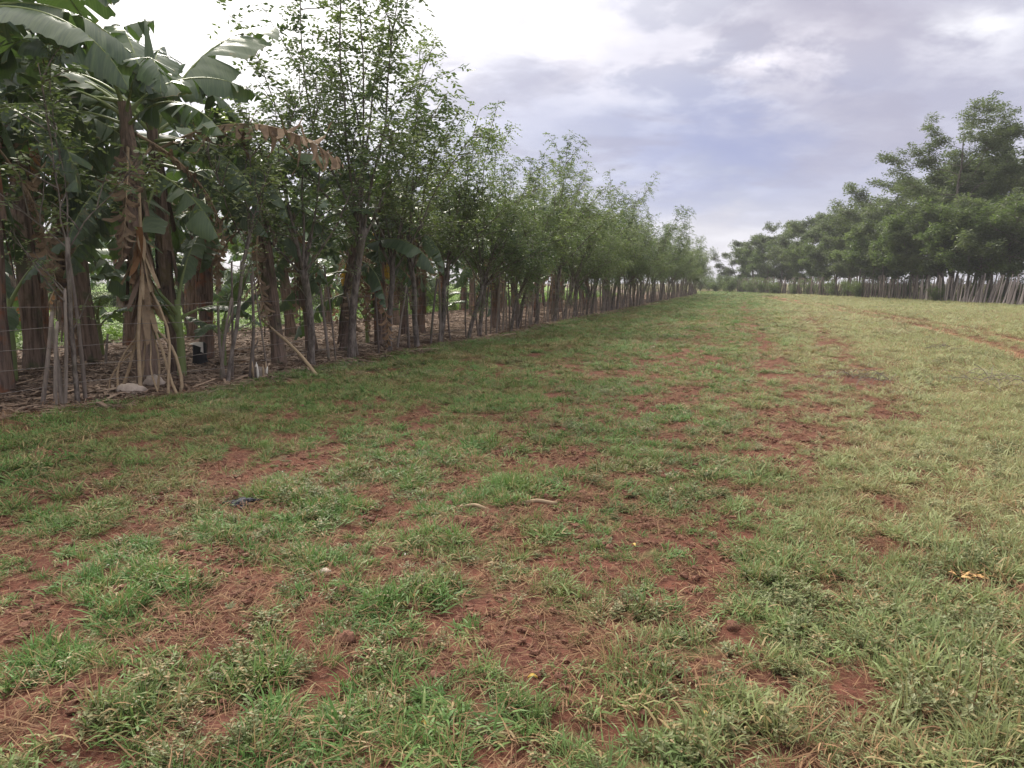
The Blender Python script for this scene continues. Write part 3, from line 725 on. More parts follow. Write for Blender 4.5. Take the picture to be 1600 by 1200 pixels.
items += [(1690, 50, big[0], .66, 'tall_shade_tree', 'tall dark tree just beyond the right edge, its crown reaching into the picture')]
for px, dp, top in ((1175, 112, 368), (1215, 104, 352), (1260, 94, 352), (1300, 86, 332), (1345, 80, 322), (1392, 74, 300), (1440, 72, 292), (1540, 62, 250), (1195, 116, 360), (1238, 108, 350), (1280, 99, 342), (1322, 92, 330), (1368, 86, 312), (1415, 80, 290), (1468, 76, 270), (1515, 70, 262), (1565, 66, 240), (1610, 60, 230), (1640, 56, 220)):
    items.append((px, dp, med[len(items) % 4], ((HORIZON - top) / F_PX * dp + 1.6) / 9.2, 'shade_tree', None))
for px, dp, s_ in ((1150, 118, 1), (1195, 106, 1), (1238, 98, .9), (1282, 88, 1), (1318, 80, 1), (1358, 71, 1.05), (1390, 66, 1.1), (1425, 61, 1.1), (1462, 57, 1.1), (1505, 53, 1.05), (1545, 51, 1.0), (1592, 48.5, 1.0), (1650, 46, 1), (1172, 110, 1), (1216, 101, .95), (1260, 93, .95), (1300, 84, 1), (1338, 75, 1.05), (1375, 69, 1.05), (1442, 60, 1.15), (1484, 56, 1.1), (1525, 53, 1.1), (1568, 50.5, 1.15)):
    items.append((px, dp, low_[len(items) % 4], s_, 'leafy_tree', None))
cnt = {'shade_tree': 0, 'leafy_tree': 0}
RW = ['first'] + ORD[1:]
mids = sorted([q for q in items if q[4] == 'shade_tree'], key=lambda q: q[0]); lows = sorted([q for q in items if q[4] == 'leafy_tree'], key=lambda q: q[0])
items = [q for q in items if q[4] == 'tall_shade_tree'] + mids + lows
for px, dp, me, s_, nm, lab in items:
    x, y = at_depth(px, dp)
    back_ = {'leafy_tree': 1.05, 'shade_tree': 1.085}.get(nm, 1.09); x *= back_; y *= back_; s_ *= {'leafy_tree': 1.0, 'shade_tree': 1.02}.get(nm, .93)
    if lab is None:
        k = cnt[nm]; cnt[nm] += 1
        lab = ('dark mid height tree in the right hand tree line, %s from the left' if nm == 'shade_tree' else 'low spreading tree over the right stick fence, %s from the left') % RW[k]
    plant_tree(nm, me, x, y, rgt.uniform(0, 6.28), s_, lab, 'tree', 'trees behind the stick fence on the right')
for k, (px, dp, s_, t_) in enumerate(((1138, 112, 1.15, 'round pale green bush at the far end of the field, between the two tree rows'), (1116, 116, .9, 'small pale bush at the far end of the left fence row'), (1165, 109, 1.0, 'low green bush at the far left end of the right hand trees'), (1458, 58, .55, 'small dark bush at the foot of the stick fence on the right'), (1205, 104, .8, 'low bush under the far trees on the right'))):
    x, y = at_depth(px, dp); plant_tree('bush', bsh[k % 3], x, y, k * 1.3, s_, t_, 'bush', None, ('stems', 'foliage'))

rgu = np.random.default_rng(56)
for k in range(26):
    px = 1130 + k * 21; sN = 33.0 + (4.5 if px > 1340 else .4) + rgu.uniform(0, 3 if px > 1340 else 1); dp = max(46, min(118, sN * F_PX / (px - 800))); x, y = at_depth(px + rgu.normal(0, 5), dp)
    plant_tree('bush', bsh[k % 3], x, y, rgu.uniform(0, 6.28), rgu.uniform(.6, 1.0), 'dark undergrowth bush behind the right stick fence, %s from the left' % ('first' if k == 0 else ORD[k]), 'bush', 'undergrowth behind the right stick fence', ('stems', 'foliage'))
for k, (px, dp) in enumerate(((1092, 128), (1104, 133), (1116, 126), (1128, 131), (1140, 126), (1154, 130))):
    x, y = at_depth(px, dp); plant_tree('bush', bsh[k % 3], x, y, k * 2.1, 1.3, 'hazy pale bush closing the far end of the field, %s from the left' % ('first' if k == 0 else ORD[k]), 'bush', 'bushes at the far end of the field', ('stems', 'foliage'))
# ---- left side: live fence trees
ft = [fence_tree(201, 7.6, 7, .85), fence_tree(202, 7.2, 9, .8, 2.0, .075, 1.1), fence_tree(203, 6.6, 10, 1.0), fence_tree(204, 7.6, 6, .9, 2.0, .07, 1.1, .5, .6), fence_tree(205, 6.8, 10, 1.0, 2.2), fence_tree(206, 7.0, 11, 1.0, 1.8)]
young = fence_tree(211, 4.6, 4, .8, 2.4, .045)
tall = fence_tree(217, 9.8, 8, .45, 2.8, .085, 1.45, .55, .62)
near = [fence_tree(221, 7.2, 7, .6, 2.3, .07, 1.15), fence_tree(222, 7.4, 8, .6, 2.2, .07, 1.15), fence_tree(223, 6.8, 8, .62, 2.1, .085, 1.15)]
sapl = [fence_tree(213, 5.2, 4, .55, 2.3, .032), fence_tree(214, 5.0, 4, .6, 2.6, .032)]
def s_at_px(px):
    ss = np.linspace(0, FLEN, 3000); P = np.stack([np.interp(ss, FS, FL[:, 0]), np.interp(ss, FS, FL[:, 1])], 1)
    q = 800 + F_PX * P[:, 0] / (P[:, 1] * math.cos(PITCH)); return float(np.interp(px, q[P[:, 1] > 1], ss[P[:, 1] > 1]))
rgl = np.random.default_rng(66)
front = [(105, sapl[0], .95, 'thin sapling with sparse pale leaves in front of the leftmost banana plants', 2.0),
         (345, sapl[1], 1.0, 'thin sapling with pale leaves rising beside the bent bamboo pole', .4),
         (482, near[2], .88, 'grey pollarded fence tree with a knobbly head above the leaning pole', 1.0),
         (545, tall, .97, 'tallest fence tree, its open crown cut by the top of the picture', 1.9),
         (606, near[0], .95, 'slender fence tree just right of the tallest one', 2.6),
         (650, near[1], .98, 'fence tree with upright wands standing above the yellow banana leaf', 4.0)]
for px, me, s_, lab, rz in front:
    p = fence_pt(s_at_px(px)); plant_tree('fence_tree', me, p[0], p[1], rz, s_, lab, 'tree', 'live fence trees on the left')
s = s_at_px(690); k = 0
while s < FLEN - 1.0:
    p = fence_pt(s); s_ = rgl.uniform(.68, 1.12) * (.88 if 680 < ppx(*p)[0] < 860 else .96 if ppx(*p)[0] > 900 else 1)
    nm = ORD[k] if k < 20 else None
    lab = 'feathery green tree in the left fence row, %s of those right of the open grove' % ('first' if k == 0 else nm) if nm else 'small feathery tree in the far dense end of the left fence row'
    off = rgl.normal(0, .12)
    plant_tree('fence_tree', ft[(k * 5 + 2) % 6], p[0] + off, p[1], rgl.normal(0, .7), s_, lab, 'tree', 'live fence trees on the left' if nm else 'far live fence trees on the left', tilt=(rgl.normal(0, .03), .06 + rgl.normal(0, .03)))
    s += rgl.uniform(1.1, 2.3) * (1 if s < 50 else 1.2); k += 1
p = fence_pt(FLEN - .5); plant_tree('fence_tree', sapl[0], p[0] + .6, p[1], 1, .85, 'thin airy tree standing alone at the far end of the left fence row', 'tree', 'live fence trees on the left')

# ------------------------------------------------------------------ banana plants
def banana_leaf(seed, L, W, elev, curl, tear=.5, fold=.35, dead=False, twist=0.0, pet=.35):
    rng = np.random.default_rng(seed); n = 44; tt = np.linspace(0, 1, n + 1)
    e = elev - curl * tt ** 1.3
    x = np.concatenate([[0], np.cumsum(np.cos(e[:-1]) * L / n)]); z = np.concatenate([[0], np.cumsum(np.sin(e[:-1]) * L / n)])
    yb = twist * tt ** 2 * L * .3
    C = np.stack([x, yb, z], 1); T = np.gradient(C, axis=0); T /= np.linalg.norm(T, axis=1)[:, None]
    S = np.cross((0, 0, 1.0), T); S /= np.linalg.norm(S, axis=1)[:, None] + 1e-9; Nn = np.cross(T, S)
    i0 = int(pet / L * n); u = np.clip((tt - pet / L) / (1 - pet / L), 0, 1)
    hw = W / 2 * np.clip(u * 5, 0, 1) ** .55 * np.clip((1 - u) * 3.2, 0, 1) ** .6
    bl, rb = MB(), MB()
    for sd in (1, -1):
        i = i0
        while i < n:
            ln = int(rng.integers(1, 4)) if rng.random() < tear else int(rng.integers(4, 12))
            if dead: ln = int(rng.integers(1, 3))
            j = min(n, i + ln); a = fold + rng.normal(0, .12 + .35 * tear) + (.9 if dead else 0) + .25 * tear * rng.random()
            kx = rng.uniform(.88, 1.04) if not dead else rng.uniform(.4, 1.1)
            idx = np.arange(i, j + 1); m_ = len(idx); rows = []
            curlz = rng.uniform(.1, .5) + (.6 if dead else 0); sw = rng.normal(0, .06 + .1 * tear)
            sh = np.linspace(-1, 1, m_) * -.10 * tear * min(1, (j - i) * .5) if m_ > 1 else 0
            for q, f in enumerate((0, .35, .7, 1.0)):
                aa_ = a + curlz * f
                o = (S[idx] * sd * math.cos(aa_) - Nn[idx] * math.sin(aa_)) if not dead else (S[idx] * sd * math.cos(aa_) + np.array((0, 0, -1.0)) * math.sin(aa_))
                w_ = (hw[idx] * kx * f)[:, None]
                fw = .16 * f + sw * f
                V = C[idx] + o * w_ + T[idx] * (fw * hw[idx] + sh * hw[idx] * f * 1.2)[:, None] + Nn[idx] * (rng.normal(0, .006, (m_, 1)) + .012 * np.sin(idx * 2.1)[:, None] * f)
                rows.append(V)
            Vv = np.stack(rows, 1).reshape(-1, 3); ii = np.arange(m_ - 1)[:, None] * 4; jj = np.arange(3)[None]
            edge = np.tile([0, 0, .35, .86 + .1 * rng.random()], m_) if not dead else rng.random()
            if not dead and rng.random() > .45: edge = np.tile([0, 0, .1, .5], m_)
            bl.add(Vv, np.stack([ii + jj, ii + jj + 1, ii + 5 + jj, ii + 4 + jj], -1).reshape(-1, 4), None, edge)
            i = j
    rb.tube(C - Nn * .006, np.interp(tt, [0, .15, .5, 1], [.034, .022, .012, .003]) * (.8 if dead else 1), 5, .5)
    return bl, rb
def leaf_meshes(kind, *a, **k):
    bl, rb = banana_leaf(*a, **k)
    me = bl.mesh('banana_' + kind, M[{'leaf': 'banana_leaf', 'dead': 'dead_leaf', 'yellow': 'yellow_leaf'}[kind]])
    # midrib joined to its blade: append as second material
    r = rb.mesh('rib', M['midrib' if kind == 'leaf' else 'stalk'])
    b = MB()
    import bmesh
    bm = bmesh.new(); bm.from_mesh(me); n0 = len(bm.faces); bm.from_mesh(r)
    bm.faces.ensure_lookup_table()
    for f in bm.faces[n0:]: f.material_index = 1
    bm.to_mesh(me); bm.free(); me.materials.append(M['midrib' if kind == 'leaf' else 'stalk'])
    for f in me.polygons: f.use_smooth = True
    bpy.data.meshes.remove(r)
    return me
LV = {'up': [leaf_meshes('leaf', 300 + k, 2.3 - .1 * k, .74, R(76 - 7 * k), R(42 + 14 * k), .5 + .08 * k, .3, twist=(-1) ** k * .2) for k in range(4)],
      'arch': [leaf_meshes('leaf', 310 + k, 2.5 - .12 * (k % 3), .66, R(58 - 7 * (k % 3)), R(85 + 14 * (k % 4)), (.35 + .12 * k), .5, twist=(-1) ** k * .3) for k in range(6)],
      'low': [leaf_meshes('leaf', 320 + k, 2.2, .60, R(22 - 8 * k), R(75 + 12 * k),   .85, .75, twist=(-1) ** k * .3) for k in range(4)],
      'hang': [leaf_meshes('leaf', 370 + k, 1.9, .62, R(-8 - 12 * k), R(62 - 10 * k), .6 + .1 * k, .7, twist=(-1) ** k * .4) for k in range(3)],
      'dead': [leaf_meshes('dead', 330 + k, 1.9 + .15 * k, .5, R(-10 - 14 * k), R(80 - 8 * k), .9, .7, dead=True, twist=(-1) ** k * .3) for k in range(4)],
      'deadout': [leaf_meshes('dead', 341, 2.9, 1.25, R(26), R(75), 1.0, .9, dead=True)],
      'yellow': [leaf_meshes('yellow', 350, 1.0, .30, R(-25), R(70), .6, .8)],
      'small': [leaf_meshes('leaf', 360 + k, 1.25, .30, R(66 - 16 * k), R(45 + 25 * k), .05, .25, pet=.3) for k in range(3)]}
# a rolled young leaf
mb = MB(); tt = np.linspace(0, 1, 10); mb.tube(np.stack([.03 * np.sin(tt * 3), tt * 0, tt * 1.1], 1), np.interp(tt, [0, .25, .6, 1], [.02, .07, .06, .008]), 7, .1)
LV['paddle'] = [leaf_meshes('leaf', 391, 2.6, 1.15, R(66), R(52), .28, .08, pet=.5)]
LV['bud'] = [mb.mesh('rolled_leaf', M['banana_leaf'])]
def stem_mesh(seed, H, r0):
    r0 *= .88
    rng = np.random.default_rng(seed); mb = MB(); n = 22; zz = np.linspace(-.1, H, n); lean = rng.normal(0, .035, 2)
    P = np.stack([lean[0] * zz + .05 * np.sin(zz * .9 + seed), lean[1] * zz + .05 * np.sin(zz * .7 + 2 * seed), zz], 1)
    rad = r0 * (.62 + .38 * (1 - zz / H) ** .8) * (1 + .06 * np.sin(zz * 5 + seed)); rad[:3] *= (1.28, 1.2, 1.08)
    th = np.arange(16) * 2 * math.pi / 16; A = np.array((1, 0, 0)); B = np.array((0, 1, 0))
    lob = 1 + .10 * np.sin(th * 3 + seed)[None] * (1 - zz / H)[:, None] + .06 * (rng.random((n, 16)) - .5)
    V = P[:, None] + (rad[:, None] * lob)[..., None] * (np.cos(th)[None, :, None] * A + np.sin(th)[None, :, None] * B)
    i = np.arange(n - 1)[:, None] * 16; j = np.arange(16)[None]; j2 = (j + 1) % 16
    mb.add(V.reshape(-1, 3), np.stack([i + j, i + j2, i + 16 + j2, i + 16 + j], -1).reshape(-1, 4), None, .5)
    for k in range(26):                 # loose dry sheaths peeling off and hanging down
        a = rng.uniform(0, 6.28); z1 = rng.uniform(.5, 1) * H; Ls = rng.uniform(.4, 1.3); w = rng.uniform(.03, .12); z0 = max(.05, z1 - Ls); m_ = 6
        zs = np.linspace(z1, z0, m_); c = np.stack([np.interp(zs, zz, P[:, 0]), np.interp(zs, zz, P[:, 1])], 1); rr_ = np.interp(zs, zz, rad) + np.linspace(.008, rng.uniform(.02, .12), m_)
        aw = w / rr_; a0 = a + np.linspace(0, rng.normal(0, .25), m_)
        VL = np.stack([np.c_[c + rr_[:, None] * np.c_[np.cos(a0 + s_ * aw / 2), np.sin(a0 + s_ * aw / 2)], zs + rng.normal(0, .01, m_)] for s_ in (-1, 0, 1)], 1)
        ii = np.arange(m_ - 1)[:, None] * 3; jj = np.arange(2)[None]
        mb.add(VL.reshape(-1, 3), np.stack([ii + jj, ii + jj + 1, ii + 4 + jj, ii + 3 + jj], -1).reshape(-1, 4), None, .8)
    # crown shaft: bundled green leaf bases
    return mb.mesh('banana_stem', M['stem']), P[-1]
STEMS = [stem_mesh(400 + k, h_, r_) for k, (h_, r_) in enumerate(((3.7, .125), (3.9, .15), (3.4, .14), (3.0, .13), (4.2, .16), (2.2, .15)))]
def banana(x, y, stem, seed, label, s=1.0, nleaf=9, ndead=2, tilt=(0, 0), group='banana plants of the grove', extra=(), green=True, kinds=None):
    rng = np.random.default_rng(seed); me, top = STEMS[stem]
    o = empty('banana_plant', (x, y, hgt(x, y) - .02), 0, s, tilt); tag(o, label, 'banana plant', group)
    mk('pseudostem', me, o, (0, 0, 0), (0, 0, 0))
    a = rng.uniform(0, 6.28)
    for k in range(nleaf):
        a += 2.4 + rng.normal(0, .25); f = k / max(1, nleaf - 1)
        kd = 'up' if f < .14 else ('arch' if f < .62 else 'low')
        me_ = LV[kd][int(rng.integers(len(LV[kd])))]
        mk('leaf', me_, o, (top[0], top[1], top[2] - .12 - .25 * f), (0, rng.normal(0, .08), a), rng.uniform(.8, 1.12))
    for k in range(2 if y < 24 else 1):
        mk('leaf', LV['hang'][int(rng.integers(3))], o, (top[0] * .9, top[1] * .9, top[2] - rng.uniform(.3, 1.1)), (0, 0, rng.uniform(0, 6.28)), rng.uniform(.8, 1.05))
    for k in range(ndead):
        a = rng.uniform(0, 6.28); me_ = LV['dead'][int(rng.integers(4))]
        mk('dead_leaf', me_, o, (top[0], top[1], top[2] - .35 - .2 * k), (0, 0, a), rng.uniform(.8, 1.1))
    for kd, i_, az_, dz_, sc_ in extra:
        nm = {'deadout': 'dead_leaf', 'dead': 'dead_leaf', 'yellow': 'yellow_leaf', 'bud': 'rolled_leaf'}.get(kd, 'leaf')
        c = mk(nm, LV[kd][i_], o, (top[0], top[1], top[2] + dz_), (0, 0, R(az_)), sc_)
        if kd == 'yellow': c['label'] = 'yellow drooping leaf'
        if kd == 'deadout': c['label'] = 'long brown arching dead leaf with a hanging fringe'
    return o
# front row: (px, py of the foot, stem, scale, leaves, dead, label, tilt, extra)
FR = [(12, 618, 1, .95, 8, 3, 'thick grey banana plant with a dark base at the left edge of the picture', (0, .02), ()),
      (66, 556, 4, 1.0, 8, 2, 'leaning brown banana stem behind the leftmost paired fence sticks', (0, .06), ()),
      (108, 560, 3, 1.0, 7, 3, 'dark banana plant with ragged drooping leaves, left of the tan stalk heap', (0, -.03), ()),
      (240, 604, 1, 1.0, 6, 3, 'banana plant wrapped in the tan heap of dry hanging stalks', (0, -.02), (('low', 1, 182, 0, 1.1), ('arch', 2, 165, -.1, 1.1), ('hang', 1, 170, -.3, 1.0))),
      (284, 588, 0, 1.04, 3, 1, 'straight reddish brown banana stem right of the dry stalk heap', (0, 0), (('deadout', 0, -8, -.45, 1.05), ('paddle', 0, 52, -.25, 1.15), ('bud', 0, 0, -.1, 1.3), ('arch', 1, 178, -.1, 1.15), ('arch', 4, 212, -.2, 1.0), ('low', 0, 190, -.3, 1.15), ('low', 2, -15, -.3, 1.0), ('hang', 0, 5, -.6, 1.0), ('hang', 2, 200, -.8, 1.0), ('up', 1, 110, -.1, 1.0), ('arch', 3, -60, -.2, .9), ('hang', 1, -70, -.9, 1.0))),
      (322, 562, 2, 1.0, 8, 3, 'dark banana plant behind the black stump', (0, .03), ()),
      (205, 542, 4, 1.1, 9, 3, 'tall dark banana stem rising behind the heap of dry stalks', (0, .02), ()),
      (437, 572, 2, 1.0, 8, 3, 'banana plant with a red brown leaning stem right of the leaning pole', (0, -.10), ()),
      (488, 553, 2, .95, 7, 3, 'banana plant with loose brown sheaths, behind the pollarded tree', (0, -.12), ()),
      (540, 552, 5, 1.1, 10, 3, 'banana plant with a wide fan of leaf stalks under the tallest fence tree', (0, .10), (('yellow', 0, 120, -.1, 1.0),)),
      (598, 535, 2, .95, 8, 3, 'banana plant with one bright yellow hanging leaf', (0, -.04), (('yellow', 0, -60, -.7, 1.3), ('yellow', 0, -100, -.2, .8))),
      (634, 528, 0, .92, 8, 2, 'banana plant right of the one with the yellow leaf', (0, .02), ()),
      (655, 522, 3, 1.0, 8, 2, 'smaller banana plant at the right end of the front banana row', (0, 0), ()),
      (-95, 640, 1, 1.05, 9, 2, 'banana plant beyond the left edge whose leaves hang into the top left corner', (0, .05), ()),
      (55, 582, 4, 1.05, 9, 2, 'tall banana plant whose crown fills the top left of the picture', (0, .03), ()),
      (150, 568, 1, 1.10, 9, 2, 'banana plant with arching ragged leaves left of the tall dark stem', (0, -.05), ()),
      (-40, 575, 0, 1.05, 9, 2, 'banana plant behind the left edge of the picture', (0, .03), ())]
for q, (px, py, st_, s_, nl, nd, lab, tl, ex) in enumerate(FR):
    x, y = G(px, py); s_ *= 1.14 if px < 220 else 1.08 if px < 340 else 1.0; banana(x, y, st_, 500 + q, lab, s_, nl + (2 if px < 340 else 0), nd, tl, 'banana plants at the front of the grove', ex)
rgb = np.random.default_rng(77); done = [G(p[0], p[1]) for p in FR]; back = []
for row, (off, step) in enumerate(((1.5, 2.4), (4.9, 2.7), (7.4, 2.9), (10.4, 3.3), (17.5, 4.2), (23.0, 4.6))):
    s_ = 2.0 + row * 1.1
    while s_ < 62:
        p = fence_pt(s_) + np.array((-DV[1], DV[0])) * (off + rgb.normal(0, .3))
        if p[1] > 3 and min(np.hypot(*(p - d_)) for d_ in done) > 1.5:
            back.append((p, row)); done.append(p)
        s_ += step * rgb.uniform(.8, 1.25) * (1.0 if s_ < 32 else 1.35)
RWN = ['second', 'third', 'fourth', 'fifth', 'sixth', 'rearmost']
for row in range(6):
    k = 0
    for p, rw in [b for b in back if b[1] == row]:
        lab = 'banana plant in the %s row of the grove, %s from the left' % (RWN[row], ('first' if k == 0 else ORD[k] if k < len(ORD) else 'far'))
        banana(p[0], p[1], int(rgb.integers(6)), 600 + len(bpy.data.objects), lab, rgb.uniform(.85, 1.1), 8 if p[1] < 26 else 7, 2 if p[1] < 30 else 1, (rgb.normal(0, .04), rgb.normal(0, .05)), 'banana plants in the %s row' % RWN[row]); k += 1
# suckers: young plants with broad clean leaves near the fence
def sucker(x, y, label, s, seed, n=5):
    rng = np.random.default_rng(seed); o = empty('banana_sucker', (x, y, hgt(x, y) - .02), rng.uniform(0, 6.28), s); tag(o, label, 'banana sucker', 'young banana suckers')
    mb = MB(); mb.tube([(0, 0, 0), (.02, 0, .5), (.03, .02, 1.05)], [.06, .05, .03], 9, .1); mk('pseudostem', mb.mesh('sucker_stem', M['midrib']), o)
    for k in range(n): mk('leaf', LV['small'][k % 3], o, (.03, .02, .95 - .08 * k), (0, 0, 2.4 * k + rng.normal(0, .3)), rng.uniform(.85, 1.15))
for q, (px, py, s_, lab) in enumerate(((285, 594, 1.25, 'young banana sucker with blue green leaves in front of the reddish stem'), (350, 575, .9, 'young banana sucker beside the black stump'), (20, 600, 1.3, 'young banana sucker by the thick stem at the left edge'), (575, 540, .9, 'low banana sucker under the yellow leaf'), (690, 520, 1.0, 'banana sucker with bright leaves right of the front row'), (160, 560, 1.0, 'banana sucker between the dark stem and the stalk heap'))):
    x, y = G(px, py); sucker(x, y, lab, s_, 700 + q)

# vegetation closing the view beyond the grove
rgx = np.random.default_rng(88); far = []
for k in range(17):
    px = -250 + k * 76 + rgx.normal(0, 12); dp = rgx.uniform(44, 62); x, y = at_depth(px, dp)
    lab = 'leafy tree glimpsed beyond the banana grove, %s from the left' % ('first' if k == 0 else ORD[k])
    plant_tree('grove_edge_tree', low_[(2 * k + 1) % 4], x, y, rgx.uniform(0, 6.28), rgx.uniform(.75, 1.1), lab, 'tree', 'trees beyond the grove')
for k in range(19):
    px = -320 + k * 58 + rgx.normal(0, 12); x, y = at_depth(px, rgx.uniform(34, 42))
    lab = 'bright green bush glimpsed beyond the banana grove, %s from the left' % ('first' if k == 0 else ORD[k])
    plant_tree('bush', bsh[k % 3], x, y, rgx.uniform(0, 6.28), rgx.uniform(.7, 1.15), lab, 'bush', 'bushes beyond the grove', ('stems', 'foliage'))

# ------------------------------------------------------------------ left fence: sticks and wire
rgf = np.random.default_rng(90)
def stick(mb, rng, x, y, h_, r_, lean, rnd=None, z=None):
    z = hgt(x, y) if z is None else z; n = 5; tt = np.linspace(0, 1, n); b = rng.normal(0, .03, 2)
    P = np.stack([x + lean[0] * tt + b[0] * np.sin(tt * 3.1), y + lean[1] * tt + b[1] * np.sin(tt * 3.1), z - .1 + (h_ + .1) * tt], 1)
    mb.tube(P, r_ * np.linspace(1.1, .75, n), 6, rng.random() if rnd is None else rnd, True, .25, rng)
fence_l = empty('stick_fence', (*fence_pt(4.0), 0)); tag(fence_l, 'fence of thin upright sticks and wire along the banana grove on the left', 'fence')
sts = []
for px in (100, 132, 360, 380, 418, 512, 522, 560, 590, 620, 640, 668, 690, 705, 728, 745): sts.append(s_at_px(px))
s = s_at_px(760)
while s < FLEN: sts.append(s); s += rgf.uniform(.22, .5)
sts.sort(); rest = MB()
fo = Vector(fence_l.location)
for k, s in enumerate(sts):
    p = fence_pt(s) + rgf.normal(0, .05, 2); mb = MB() if k < 98 else rest
    stick(mb, rgf, p[0] - (fo.x if k < 98 else fo.x), p[1] - fo.y, rgf.uniform(1.25, 2.0), rgf.uniform(.017, .034) * (1 if s < 40 else 1.25), (rgf.normal(0.02, .13), rgf.normal(0, .1)), None, hgt(*p) - fo.z)
    if k < 98: mk('stick', mb.mesh('stick', M['stick']), fence_l)
if rest.n: tag(mk('stick', rest.mesh('far_sticks', M['stick']), fence_l), kind='stuff')
ss = np.arange(0.5, FLEN, 1.2)
for h_ in (.28, .52, .78, 1.02, 1.28):
    P = np.array([(*(fence_pt(s) - np.array((fo.x, fo.y))), hgt(*fence_pt(s)) + h_ + .02 * math.sin(s * 1.7 + h_ * 9)) for s in ss])
    mb = MB(); mb.tube(P, .0038, 4, .5, False); mk('wire', mb.mesh('wire', M['wire']), fence_l)

def lone(name, fn, x, y, matn, label, cat, group=None):
    o = empty_or = None
    mb = MB(); fn(mb)
    o = mk(name, mb.mesh(name, M[matn]), None, (x, y, hgt(x, y))); tag(o, label, cat, group); return o
# paired sticks tied into an A at the left
def apair(mb, rng=np.random.default_rng(3)):
    stick(mb, rng, -.12, 0, 1.22, .030, (.22, .05), .75, 0); stick(mb, rng, .12, .08, 1.15, .034, (-.06, .0), .6, 0); stick(mb, rng, .10, -.05, 1.1, .026, (.10, .03), .7, 0)
x, y = G(78, 636); lone('leaning_sticks', apair, x, y, 'stick', 'bundle of pale crooked sticks leaning together by the left edge of the grove', 'stick bundle')
# heap of dry stalks hanging from and leaning against the banana plant
x, y = G(228, 616)
hp = empty('dry_stalk_heap', (x, y, hgt(x, y))); tag(hp, 'tan heap of dry banana stalks and shredded leaves leaning against a stem', 'dry stalks')
rgh = np.random.default_rng(5)
apex = np.array((.02, .25, 1.95))
for k, (dx_, dy_, zt, rad_) in enumerate(((-.44, .05, 1.55, .024), (-.36, -.12, 1.1, .018), (-.02, -.15, 2.9, .030), (.34, -.05, 1.7, .022), (.48, .0, 1.45, .022), (.12, .12, 1.4, .018), (-.20, .1, 1.3, .018), (.42, .10, .95, .026), (.22, -.1, 1.1, .014), (-.5, .0, .8, .014))):
    f = min(1, zt / 1.95); tp = apex * (1, 1, 0) + (0, 0, zt) + np.array((rgh.normal(0, .03), 0, 0)); b = np.array((dx_, dy_, -.05))
    tt = np.linspace(0, 1, 8)[:, None]; bow = np.sin(tt * math.pi) * np.array((dx_ * .45, 0, 0)) * (1 if k % 2 else -.35) + np.sin(tt * 9 + k) * np.array((.018, .01, 0))
    mb = MB(); mb.tube(b * (1 - tt) + tp * tt + bow, rad_ * np.linspace(1, .7, 8), 7, .8, True, .2, rgh); mk('stalk', mb.mesh('stalk', M['stalk']), hp)
for k in range(34):
    mb = MB(); z1 = rgh.uniform(1.3, 2.4); a = rgh.uniform(0, 6.28); m_ = 8; Ls = rgh.uniform(.3, .75); w = rgh.uniform(.03, .14)
    zs = z1 - np.linspace(0, 1, m_) * Ls; off = np.linspace(.03, rgh.uniform(.1, .36), m_)
    cx0 = apex[0] + off * math.cos(a) - .02; cy0 = apex[1] * .6 + off * math.sin(a) * .7
    wv = w * (.4 + .6 * np.sin(np.linspace(0.3, 2.9, m_))) ; tw = np.linspace(0, rgh.normal(0, 1.6), m_) + a
    V = np.stack([np.stack([cx0 + q * wv * np.cos(tw + 1.57), cy0 + q * wv * np.sin(tw + 1.57), zs + q * .03 * np.sin(np.arange(m_))], 1) for q in (-.5, 0, .5)], 1)
    ii = np.arange(m_ - 1)[:, None] * 3; jj = np.arange(2)[None]
    mb.add(V.reshape(-1, 3), np.stack([ii + jj, ii + jj + 1, ii + 4 + jj, ii + 3 + jj], -1).reshape(-1, 4), None, rgh.random()); mk('dry_leaf', mb.mesh('dry_leaf', M['dead_leaf' if k % 3 == 0 else 'litter' if k % 3 == 1 else 'stalk']), hp)
# leaning pole
a_, b_ = G(497, 590), G(372, 560)
def pole(mb):
    L = np.array((b_[0] - a_[0] , b_[1] - a_[1])); rng = np.random.default_rng(8); tt = np.linspace(0, 1, 12)
    end = np.array((-1.28, 1.0, 1.02))
    P = np.outer(tt, end); P[:, 2] += .03 * np.sin(tt * 5); P[:, 0] += .03 * np.sin(tt * 4)
    mb.tube(P, np.linspace(.032, .022, 12), 7, .8, True, .2, rng)
    for q in ((.16, -.1, .10), (-.12, .05, .22)): mb.tube([P[-2], P[-2] + np.array(q) * .7, P[-2] + np.array(q) * 1.3], [.014, .01, .006], 5, .8)
lone('leaning_pole', pole, a_[0], a_[1], 'stalk', 'long pale pole leaning from the grass edge into the grove', 'pole')
for k, (px, py, h_, ln, lab) in enumerate(((345, 598, 1.35, .25, 'crooked grey stick leaning right of the stalk heap'), (352, 594, 1.2, -.05, 'grey stick crossing the crooked one beside the young sucker'), (164, 573, .62, .1, 'short broken pale stick standing between the dark stems'), (392, 585, .62, .06, 'short white forked stake beside the leaning pole'))):
    x, y = G(px, py); rk = np.random.default_rng(40 + k)
    def fn(mb): 
        stick(mb, rk, 0, 0, h_, .028, (ln, 0), .85, 0)
        if k in (0, 3): mb.tube([(ln * .6, 0, h_ * .6), (ln * .6 + .09, .02, h_ * .85), (ln * .6 + .11, .02, h_ * 1.0)], [.018, .013, .007], 5, .8)
    lone('loose_stick', fn, x, y, 'stick', lab, 'stick')
